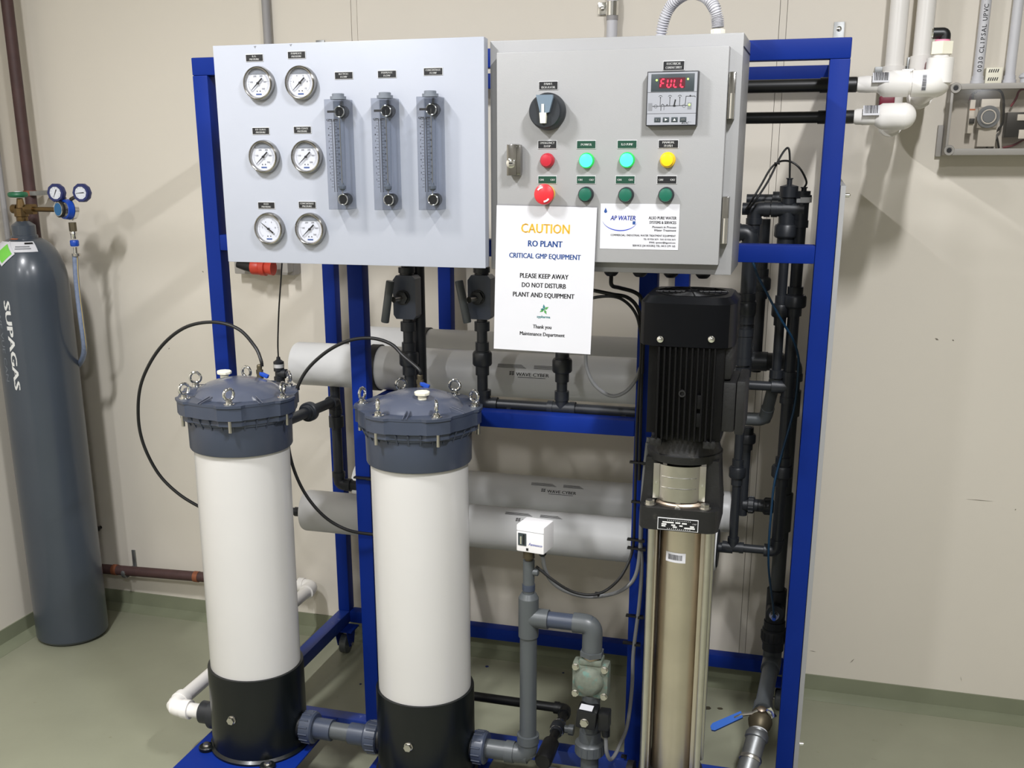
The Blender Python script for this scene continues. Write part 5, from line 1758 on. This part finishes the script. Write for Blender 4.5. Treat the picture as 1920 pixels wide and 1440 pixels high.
obj('bracket', box(NB(), vx(1700, 120, .70), vx(1708, 120, .70), .69, .71, vz(1704, 136, .70), vz(1704, 108, .70), .001), 'galvanised', ch)
obj('clamp_head', box(NB(), vx(1688, 137, .64), vx(1715, 137, .64), .62, .66, vz(1700, 142, .64), vz(1700, 130, .64), .004), 'steel', ch)

# ================================================================== CABLES ALONG THE THIRD POST
x3p = PX[2]
g1 = [G1, G1 + V(.002, 0, -.02), at(1163, 540, -.06), at(1190, 548, -.03), at(1203, 562, -.02), at(1207, 600, -.016), at(1204, 700, -.016)]
cable('control_cable', 'grey black cable curving from the gland right of the notice to the post', g1, .0044, 'black_rubber', group='black control cables')
cable('control_cable', 'upper of two black cables emerging from behind the notice', [at(1090, 540, -.08), at(1120, 546, -.07), at(1150, 552, -.06), at(1175, 557, -.04), at(1193, 573, -.025), at(1202, 600, -.018), at(1204, 640, -.016), at(1201, 780, -.016), at(1198, 900, -.016)], .0042, 'black_rubber', group='black control cables')
cable('control_cable', 'lower of two black cables emerging from behind the notice', [at(1090, 565, -.08), at(1120, 557, -.07), at(1150, 556, -.06), at(1172, 565, -.045), at(1190, 585, -.03), at(1199, 612, -.022), at(1202, 660, -.018), at(1194, 800, -.018), at(1190, 960, -.018), at(1186, 1030, -.02), at(1168, 1075, -.05), at(1142, 1103, -.08), at(1112, 1115, -.11), at(1075, 1110, -.13), at(1040, 1090, -.145), at(1005, 1062, -.15)], .0034, 'black_rubber', group='black control cables')
cable('grey_cable', 'grey cable hanging in a loop from behind the notice to the post', [at(1098, 655, -.03), at(1100, 690, -.03), at(1115, 722, -.03), at(1145, 742, -.025), at(1172, 735, -.02), at(1192, 712, -.015), at(1200, 690, -.012)], .0042, 'cable_grey', group='grey signal cables')
cable('grey_cable', 'grey cable drooping from the pressure switch to the blue post', [V(gx, oy - .01, pz0 - .012), at(1022, 1068, -.14), at(1036, 1092, -.12), at(1065, 1110, -.10), at(1105, 1119, -.08), at(1150, 1113, -.06), at(1178, 1098, -.04), at(1193, 1075, -.03), at(1200, 1030, -.02), at(1204, 950, -.016), at(1210, 880, -.014), at(1216, 820, -.012)], .0046, 'cable_grey', group='grey signal cables')
cable('grey_cable', 'long grey cable running down the blue post to the solenoid coil', [at(1214, 830, -.02), at(1207, 900, -.02), at(1201, 1000, -.02), at(1203, 1060, -.02), at(1199, 1130, -.022), at(1188, 1220, -.025), at(1185, 1290, -.04), at(1176, 1360, -.08), at(1160, 1402, -.13), at(1146, 1424, -.17), at(1138, 1412, -.185), at(1136, 1390, -.186), V(kx + .044, oy - .036, kz - .044)], .0046, 'cable_grey', group='grey signal cables')
for u, v, w_, l in ((1197, 867, .040, 'black cable tie on the blue post level with the motor flange'), (1196, 941, .030, 'black cable tie on the blue post level with the coupling guard'),
                    (1192, 1012, .040, 'black cable tie on the blue post level with the nameplate'), (1193, 1028, .042, 'black cable tie just below the nameplate level on the post'),
                    (1190, 1155, .042, 'black cable tie on the blue post beside the upper sleeve'), (1184, 1206, .042, 'black cable tie on the blue post at the base rail height'),
                    (1207, 606, .014, 'black cable tie by the motor fan cover')):
    tie(u, v, -.020 if u != 1207 else -.018, w_, l)
tie(1120, 1113, -.085, .012, 'black cable tie on the drooping cables under the switch')
tie(682, 896, -.006, .052, 'thin black tie strapped round the post behind the right filter')
tie(1170, 1418, -.02, .014, 'black cable tie end low on the blue post')

# ================================================================== CONDUITS ABOVE THE CABINET
cg = thing('wall_conduit', 'grey rigid conduit above the gauge panel running up the wall', 'conduit', (-1.0, .735, 1.3))
xg = vx(500, 40, .735)
obj('tube', cyl(NB(), (xg, .735, 1.30), (xg, .735, CEIL - .002), .0125), 'conduit_grey', cg)
c2 = thing('wall_conduit', 'pale conduit with a chrome saddle clip above the control cabinet', 'conduit', (.05, .73, 1.32))
x2 = vx(1148, 30, .73)
obj('tube', cyl(NB(), (x2, .73, 1.32), (x2, .73, CEIL - .002), .0150), 'pipe_conduit', c2)
zs = vz(1148, 13, .73)
sdl = obj('saddle_clip', lathe(NB(), (x2, .73, zs - .022), ZA, [(0, .0152), (0, .0172), (.036, .0172), (.036, .0152)], 24), 'chrome', c2)
obj('saddle_ear', box(NB(), x2 - .042, x2 - .014, .741, .7445, zs - .018, zs + .014, .001), 'chrome', sdl)
obj('saddle_screw', lathe(NB(), (x2 - .030, .741, zs - .002), -YA, [(0, .0065), (.002, .006), (.004, .003)], 14), 'steel', sdl)
collar(c2, (x2, .73, zs - .034), (x2, .73, zs - .022), .0160, 'conduit_grey', 'conduit_sleeve')
# corrugated flexible conduit arching into the cabinet top
fx = thing('flexible_conduit', 'pale corrugated flexible conduit arching into the top of the cabinet', 'conduit', (.42, -.08, 1.829))
fy = -.10
yb = .05
path = smooth_path([at(1237, 110, yb), at(1240, 64, yb), at(1248, 30, yb - .01), at(1263, 5, yb - .02), at(1290, -12, yb - .05), at(1320, -8, fy + .02), at(1338, 12, fy), at(1345, 35, fy), at(1346, 52, fy)], 26)
obj('corrugated_tube', sweep(NB(), path, lambda i: .0108 + .0016 * (1 if i % 4 < 2 else -1), 18), 'pipe_conduit', fx, sharp=.9)
p = at(1346, 60, fy)
bm = lathe(NB(), (p.x, fy, 1.8295), ZA, [(0, .0125), (.016, .0125), (.017, .011)], 24)
for k in range(12):
    a_ = 2 * math.pi * k / 12
    d = V(math.cos(a_), math.sin(a_), 0)
    cyl(bm, V(p.x, fy, 1.8295) + d * .0125, V(p.x, fy, 1.8455) + d * .0125, .0016, seg=6)
obj('gland', bm, 'ivory', fx)

# ================================================================== JUNCTION BOX ON THE WALL
jb = thing('junction_box', 'grey junction box with a clear lid showing a breaker and dial timer', 'junction box', (1.2, .70, 1.55))
jy0, jy1 = .655, .749
jx0_, jz0, jz1 = vx(1778, 220, jy0), vz(1800, 291, jy0), vz(1800, 157, jy0)
jx1_ = jx0_ + .30
obj('back_box', box(NB(), jx0_, jx1_, .738, jy1, jz0, jz1, .003), 'box_grey', jb)
for nm, a in (('wall_side', (jx0_, jx0_ + .006, jy0 + .006, .738, jz0, jz1)), ('wall_side', (jx1_ - .006, jx1_, jy0 + .006, .738, jz0, jz1)), ('wall_side', (jx0_ + .006, jx1_ - .006, jy0 + .006, .738, jz1 - .006, jz1)), ('wall_side', (jx0_ + .006, jx1_ - .006, jy0 + .006, .738, jz0, jz0 + .006))):
    obj(nm, box(NB(), *a), 'box_grey', jb)
obj('clear_lid', box(NB(), jx0_ + .001, jx1_ - .001, jy0, jy0 + .0055, jz0 + .001, jz1 - .001, .002), 'smoked_lid', jb)
for nm, a in (('lid_rim', (jx0_, jx1_, jy0 - .003, jy0 + .006, jz1 - .014, jz1)), ('lid_rim', (jx0_, jx1_, jy0 - .003, jy0 + .006, jz0, jz0 + .016)), ('lid_rim', (jx0_, jx0_ + .007, jy0 - .003, jy0 + .006, jz0 + .016, jz1 - .014))):
    obj(nm, box(NB(), *a, .002), 'box_grey', jb)
for z in (jz0 + .012, jz1 - .010):
    bm = lathe(NB(), (jx0_ + .010, jy0 - .003, z), -YA, [(0, .013), (.004, .012), (.004, .008), (.002, .008)], 20)
    s_ = obj('corner_screw', bm, 'box_grey', jb)
    obj('screw_recess', lathe(NB(), (jx0_ + .010, jy0 - .0052, z), -YA, [(0, .0062), (.0006, .0062)], 16), 'black_plastic', s_)
obj('mounting_tab', box(NB(), jx0_ - .014, jx0_, .735, .749, jz0 - .004, jz0 + .075, .002), 'box_grey', jb)
def jbx(name, m, u0, u1, v0, v1, y0, y1, par=jb, bev=.001):
    a, b = at(u0, v1, y0), at(u1, v0, y0)
    return obj(name, box(NB(), a.x, b.x, y0, y1, a.z, b.z, bev), m, par)
obj('pale_backing', box(NB(), jx0_ + .012, jx1_ - .008, .7365, .738, jz0 + .010, jz1 - .010), 'box_inside', jb)  # pale plate added to brighten the inside of the box
br = jbx('circuit_breaker', 'box_inside', 1813, 1830, 187, 250, .690, .737)
jbx('toggle', 'black_plastic', 1817, 1828, 222, 232, .682, .690, br)
jbx('rating_print', 'orange', 1818, 1829, 204, 207, .6895, .690, br, 0)
tm = jbx('dial_timer', 'box_inside', 1831, 1876, 185, 275, .694, .737)
tmf = jbx('timer_face', 'box_grey', 1831, 1874, 200, 240, .684, .694, tm)
tc = at(1853, 219, .684)
obj('timer_dial', lathe(NB(), (tc.x, .684, tc.z), -YA, [(0, .027), (.004, .027), (.004, .021), (.007, .020), (.007, .014), (.009, .0135)], 36), 'cap_grey', tm)
obj('timer_dial_ring', torus(NB(), (tc.x, .676, tc.z), YA, .0165, .0015, 32, 6), 'box_inside', tm)
ct = jbx('contactor', 'black_plastic', 1884, 1935, 210, 257, .685, .737)
jbx('terminal', 'box_inside', 1907, 1925, 214, 226, .680, .685, ct)
jbx('terminal', 'box_inside', 1909, 1925, 243, 260, .680, .685, ct)
for k, (pts, m) in enumerate((([(1824, 186), (1826, 175), (1840, 170), (1870, 168), (1880, 178), (1882, 200), (1880, 230), (1872, 242)], 'motor_cast'), ([(1850, 277), (1856, 262), (1866, 248), (1874, 242)], 'motor_cast'), ([(1860, 278), (1866, 262), (1872, 250)], 'cable_grey'), ([(1873, 278), (1870, 262), (1868, 252)], 'motor_cast'), ([(1895, 200), (1905, 185), (1912, 170), (1930, 165)], 'dark_red'), ([(1818, 190), (1822, 178), (1832, 172)], 'dark_red'), ([(1880, 277), (1900, 272), (1920, 262)], 'dark_red'))):
    obj('wire', sweep(NB(), smooth_path([at(u, v, .70 + .004 * k) for u, v in pts], 6), .0028, 8), m, jb)
tg = thing('terminal_cover', 'small white terminal cover with black marks above the junction box', 'electrical cover', (1.2, .7, jz1))
a, b = at(1847, 152, .70), at(1881, 126, .70)
obj('cover', box(NB(), a.x, b.x, .70, .749, jz1 + .0005, b.z, .002), 'ivory', tg)
bm = NB()
for zc_ in (.3, .8):
    for k in range(5):
        x = a.x + (b.x - a.x) * (.14 + .13 * k)
        z = jz1 + (b.z - jz1) * zc_
        quad(bm, (x, .6994, z - .004), (x + .0025, .6994, z - .004), (x + .0045, .6994, z + .004), (x + .002, .6994, z + .004))
obj('print_marks', bm, 'print_black', tg)
for u, v, l, txt in ((1843, 60, 'white electrical conduit with black lettering above the junction box', '0030 CLIPSAL UPVC 20'), (1903, 60, 'plain white conduit at the right edge above the junction box', None)):
    t = thing('electrical_conduit', l, 'conduit', (vx(u, v, .715), .715, jz1))
    x = vx(u, v, .715)
    obj('tube', cyl(NB(), (x, .715, jz1), (x, .715, CEIL - .002), .0125), 'pipe_conduit', t)
    obj('adaptor', lathe(NB(), (x, .715, jz1), ZA, [(0, .017), (.010, .017), (.0105, .0145), (.020, .0145)], 24), 'pipe_conduit', t)
    if txt:
        bm = NB()
        zz = vz(u, 132, .70)
        for ch_ in txt:
            text_into(bm, ch_, (x, 0.715 - .0128, zz), .0105, ux=(0, 0, 1), uy=(-1, 0, 0), bold=.005)
            zz += .0098 if ch_ != ' ' else .007
        obj('lettering', bm, 'print_grey', t)
gx_ = vx(1917, 140, .70)
tag(obj('conduit_gland', lathe(NB(), (gx_ + .012, .70, jz1 + .0005), ZA, [(0, .016), (.010, .016), (.014, .020), (.020, .018), (.026, .010)], 16), 'pipe_conduit'), 'white domed cable gland at the right edge on the junction box', 'cable gland')

# orange plug socket behind the gauge panel
so = thing('socket_outlet', 'grey wall socket with an orange industrial plug under the gauge panel', 'socket outlet', (-.95, .70, 1.23))
ya_ = .69
a, b = at(437, 514, ya_), at(545, 455, ya_)
obj('back_box', box(NB(), a.x, b.x, .70, .749, a.z, b.z, .004), 'box_grey', so)
c0 = at(462, 503, .66)
pl = obj('plug_body', lathe(NB(), at(445, 496, .65), at(478, 501, .65) - at(445, 496, .65), [(0, .010), (.03, .016), (.055, .018)], 24), 'black_plastic', so)
d_ = (at(520, 503, .65) - at(474, 500, .65)).normalized()
obj('plug_collar', lathe(NB(), at(472, 500, .65), d_, [(0, .018), (.004, .024), (.026, .024), (.03, .022), (.034, .026), (.050, .026), (.052, .021), (.075, .023)], 24), 'plug_orange', pl)
obj('socket_face', box(NB(), at(528, 508, .66).x, b.x, .66, .70, vz(535, 512, .66), vz(535, 470, .66), .004), 'box_grey', so)

# ================================================================== GAS CYLINDER
GX, GYY, GR = -1.738, .495, .1185
gc = thing('gas_cylinder', 'tall dark grey gas cylinder standing in the corner', 'gas cylinder', (GX, GYY, 0))
sh0 = vz(60, 545, GYY - .06)
zn = vz(45, 446, GYY)
prof = [(0, GR * .86), (.004, GR * .94), (.014, GR), (sh0, GR)]
for k in range(1, 11):
    a_ = math.radians(9 * k)
    prof.append((sh0 + (zn - sh0) * math.sin(a_), GR * (.31 + .69 * math.cos(a_)) if k < 10 else GR * .30))
zn2 = vz(45, 420, GYY)
body = obj('bottle', lathe(NB(), (GX, GYY, 0), ZA, prof, 64), 'gas_grey', gc)
obj('neck_ring', lathe(NB(), (GX + .002, GYY, zn - .012), ZA, [(0, .040), (.020, .040), (.022, .036), (zn2 - zn + .008, .036), (zn2 - zn + .012, .031), (zn2 - zn + .020, .020), (zn2 - zn + .022, .016)], 32), 'gas_grey', gc)
vzc = vz(45, 400, GYY)
vb_ = obj('cylinder_valve', lathe(NB(), (GX + .001, GYY, zn2 + .004), ZA, [(0, .016), (.006, .018), (.018, .018), (.020, .022), (.044, .022), (.046, .014), (.060, .012), (.075, .009)], 10), 'brass', gc)
zv = vz(45, 392, GYY)
obj('valve_port', lathe(NB(), (GX - .012, GYY, zv), -XA, [(0, .014), (.018, .014), (.020, .010)], 12), 'brass', vb_)
obj('outlet_nut', hexnut(lathe(NB(), (GX + .016, GYY, zv), XA, [(0, .013), (.012, .013)], 16), (GX + .026, GYY, zv), XA, .0175, .026), 'brass', vb_)
wz = vz(38, 365, GYY)
obj('hand_wheel', torus(NB(), (GX - .004, GYY, wz), ZA, .022, .0085, 28, 10), 'wheel_green', vb_)
obj('wheel_hub', lathe(NB(), (GX - .004, GYY, wz - .006), ZA, [(0, .016), (.012, .016), (.014, .012)], 16), 'wheel_green', vb_)
obj('wheel_top', lathe(NB(), (GX - .004, GYY, wz + .0082), ZA, [(0, .010), (.002, .010)], 16), 'plate_white', vb_)
# lettering painted down the bottle, labels on the shoulder
def wrap(bm, rad):
    for v_ in bm.verts:
        t_ = v_.co.x
        v_.co = V(GX + rad * math.sin(t_), GYY - rad * math.cos(t_), v_.co.z)
def bottle_text(s, u, v0, v1, h, m, bold, step):
    p = at(u, (v0 + v1) / 2, GYY - GR * .75)
    ang = math.asin(max(-.95, min(.95, (p.x - GX) / GR)))
    bm = NB()
    z0, z1 = vz(u, v0, GYY - GR * .75), vz(u, v1, GYY - GR * .75)
    text_into(bm, s, (0, 0, 0), 1.0, ux=(0, 0, -1), uy=(1, 0, 0), bold=bold)
    zs_ = [v_.co.z for v_ in bm.verts]
    k = (z0 - z1) / (max(zs_) - min(zs_))
    zc_ = (max(zs_) + min(zs_)) / 2
    for v_ in bm.verts:
        v_.co = V(ang + v_.co.x * h / GR, 0, (z0 + z1) / 2 + (v_.co.z - zc_) * k)
    wrap(bm, GR + .0005)
    return obj('lettering', bm, m, body)
bottle_text('SUPAGAS', 35, 562, 728, .021, 'print_white', .04, 0)
bottle_text('WE VUE CAN', 17, 580, 712, .014, 'cap_grey', .0, 0)
def shoulder_patch(a0, a1, z0, z1, m, name, skew=0.0, lift=.0008, n=12):
    """sticker that follows the domed shoulder"""
    bm = NB()
    def rad(z):
        if z <= sh0:
            return GR
        s_ = min(1, (z - sh0) / (zn - sh0))
        return GR * (.31 + .69 * math.sqrt(max(0, 1 - s_ * s_)))
    rows = []
    for j in range(5):
        row = []
        for i in range(n + 1):
            t_ = i / n
            a_ = math.radians(a0 + (a1 - a0) * t_)
            z = z0 + (z1 - z0) * j / 4 + skew * (t_ - .5) ** 2
            r_ = rad(z) + lift
            row.append(bm.verts.new((GX + r_ * math.sin(a_), GYY - r_ * math.cos(a_), z + lift)))
        rows.append(row)
    for p_, q_ in zip(rows, rows[1:]):
        for i in range(n):
            bm.faces.new((p_[i], p_[i + 1], q_[i + 1], q_[i]))
    return obj(name, bm, m, body)
zl = vz(60, 470, GYY - .09)
shoulder_patch(-62, 62, zl - .008, zl + .022, 'paper', 'shoulder_label')
shoulder_patch(18, 50, zl + .000, zl + .003, 'print_grey', 'label_print', 0, .0014)
shoulder_patch(18, 48, zl + .006, zl + .009, 'print_grey', 'label_print', 0, .0014)
shoulder_patch(38, 58, zl + .014, zl + .019, 'print_black', 'label_print', 0, .0014)
shoulder_patch(-60, -40, zl + .011, zl + .015, 'print_black', 'label_print', 0, .0014)
shoulder_patch(-60, -44, zl + .002, zl + .006, 'print_black', 'label_print', 0, .0014)
shoulder_patch(-22, 14, zl + .028, zl + .038, 'orange', 'date_label')
def diamond(ad, z, half, m, lift, name):
    bm = NB()
    n = 6
    def rad(zz):
        s_ = max(0, min(1, (zz - sh0) / (zn - sh0)))
        return GR * (.31 + .69 * math.sqrt(max(0, 1 - s_ * s_))) if zz > sh0 else GR
    g = []
    for i in range(n + 1):
        row = []
        for j in range(n + 1):
            a_, b_ = i / n - .5, j / n - .5
            xx, zz = (a_ - b_) * half * 1.41, z + (a_ + b_) * half * 1.41
            r_ = rad(zz) + lift
            t_ = math.radians(ad) + xx / r_
            row.append(bm.verts.new((GX + r_ * math.sin(t_), GYY - r_ * math.cos(t_), zz + lift)))
        g.append(row)
    for i in range(n):
        for j in range(n):
            bm.faces.new((g[i][j], g[i + 1][j], g[i + 1][j + 1], g[i][j + 1]))
    return obj(name, bm, m, body)
zd = vz(30, 478, GYY - .1)
diamond(-3, zd, .026, 'paper', .0016, 'hazard_label')
diamond(-3, zd, .020, 'hazard_green', .0022, 'hazard_print')

# regulator with two gauges
rg = thing('gas_regulator', 'blue gas regulator with two small gauges on the cylinder valve', 'gas regulator', (GX + .15, GYY, zv))
rx = vx(120, 392, GYY - .02)
obj('inlet_stem', cyl(NB(), (GX + .050, GYY, zv), (rx - .012, GYY - .01, zv), .0075), 'brass', rg)
d_ = V(-.35, -1, .05).normalized()
cR = V(vx(131, 392, GYY), GYY - .005, zv + .001)
obj('body', lathe(NB(), cR + d_ * -.022, d_, [(0, .022), (.006, .030), (.020, .031), (.021, .0285), (.034, .0275), (.040, .024), (.050, .0225), (.052, .019)], 32), 'chrome', rg)
obj('blue_band', lathe(NB(), cR + d_ * .000, d_, [(0, .0300), (0, .0312), (.010, .0300), (.018, .0290), (.018, .027)], 32), 'bright_blue', rg)
obj('dial_knob', lathe(NB(), cR + d_ * .026, d_, [(0, .024), (.008, .0245), (.010, .023)], 28), 'motor_cast', rg)
obj('badge', lathe(NB(), cR + d_ * .036, d_, [(0, .020), (.0015, .0195)], 28), 'badge_blue', rg)
obj('badge_rim', torus(NB(), cR + d_ * .0365, d_, .020, .0014, 28, 6), 'chrome', rg)
for u, v, ang, l in ((107, 361.5, 245, 'left'), (154.5, 361.5, 185, 'right')):
    gz = at(u, v, GYY - .02)
    n_ = V(.10, -1, .02).normalized()
    g_ = obj('gauge', lathe(NB(), gz + n_ * -.010, n_, [(0, .024), (.004, .028), (.018, .0285), (.022, .026), (.022, .0195), (.019, .019)], 10), 'regulator_blue', rg)
    obj('dial', lathe(NB(), gz + n_ * .0090, n_, [(0, .0188), (.001, .0188)], 28), 'dial', g_)
    u_ = n_.cross(ZA).normalized()
    u_ = u_ if u_.x > 0 else -u_
    w2 = u_.cross(n_).normalized()
    w2 = w2 if w2.z > 0 else -w2
    a_ = math.radians(ang)
    dd_ = u_ * math.cos(a_) + w2 * math.sin(a_)
    ee = u_ * -math.sin(a_) + w2 * math.cos(a_)
    obj('needle', prism(NB(), [(-.011, -.0013), (.015, -.0003), (.015, .0003), (-.011, .0013)], gz + n_ * .0110, dd_, ee, n_, .0006), 'print_black', g_)
    bm = NB()
    for k in range(9):
        t_ = math.radians(225 - 270 * k / 8)
        q = gz + n_ * .0104 + (u_ * math.cos(t_) + w2 * math.sin(t_)) * .0145
        quad(bm, q - u_ * .0008 - w2 * .0008, q + u_ * .0008 - w2 * .0008, q + u_ * .0008 + w2 * .0008, q - u_ * .0008 + w2 * .0008)
    obj('dial_print', bm, 'print_grey', g_)
    obj('gauge_stem', cyl(NB(), gz - n_ * .0, cR + V(0, 0, .020) + (gz - cR) * .2, .0055), 'brass_tarnished', g_)
hx_ = vx(138, 440, GYY)
ztop_ = vz(136, 413, GYY)
bm = lathe(NB(), (hx_, GYY, zv - .030), -ZA, [(0, .007), (zv - .03 - ztop_, .007)], 12)
obj('outlet', bm, 'chrome', rg)
ho = thing('gas_hose', 'clear braided gas hose with blue coupling hanging beside the cylinder', 'hose', (hx_, GYY, .95))
z_ = ztop_
obj('check_valve', lathe(NB(), (hx_, GYY, vz(137, 417, GYY)), -ZA, [(0, .0115), (.027, .0115)], 6), 'brass_tarnished', ho)
obj('quick_coupler', lathe(NB(), (hx_, GYY, vz(137, 434, GYY)), -ZA, [(0, .009), (.006, .011), (.010, .009), (.022, .009)], 16), 'chrome', ho)
obj('blue_sleeve', lathe(NB(), (hx_, GYY, vz(138, 450, GYY)), -ZA, [(0, .0115), (.003, .0135), (.016, .0135), (.019, .0115)], 18), 'bright_blue', ho)
obj('hose_tail', lathe(NB(), (hx_ + .001, GYY, vz(139, 463, GYY)), -ZA, [(0, .0065), (.020, .0065)], 12), 'chrome', ho)
obj('hose_clamp', lathe(NB(), (hx_ + .002, GYY, vz(140, 475, GYY)), -ZA, [(0, .013), (.008, .013)], 16), 'steel', ho)
hp = [at(141, 480, GYY), at(143, 520, GYY), at(147, 560, GYY), at(152, 600, GYY), at(156, 630, GYY + .005), at(158, 655, GYY + .02), at(153, 676, GYY + .05), at(140, 690, GYY + .11), at(120, 690, GYY + .16), at(90, 670, GYY + .18)]
obj('tube', sweep(NB(), smooth_path(hp, 8), .0088, 14), 'hose_blue', ho)
obj('stripe', sweep(NB(), [p_ + V(.0085, -.002, 0) for p_ in smooth_path(hp[:8], 8)], .0016, 6), 'hose_stripe', ho)
# small black knob on the wall behind the bottle
kp = at(186, 990, .74)
tag(obj('wall_hook', lathe(NB(), (kp.x, .749, kp.z), -YA, [(0, .006), (.012, .006), (.014, .009), (.024, .009)], 12), 'black_plastic'), 'small black knob on the back wall right of the gas cylinder', 'hook')
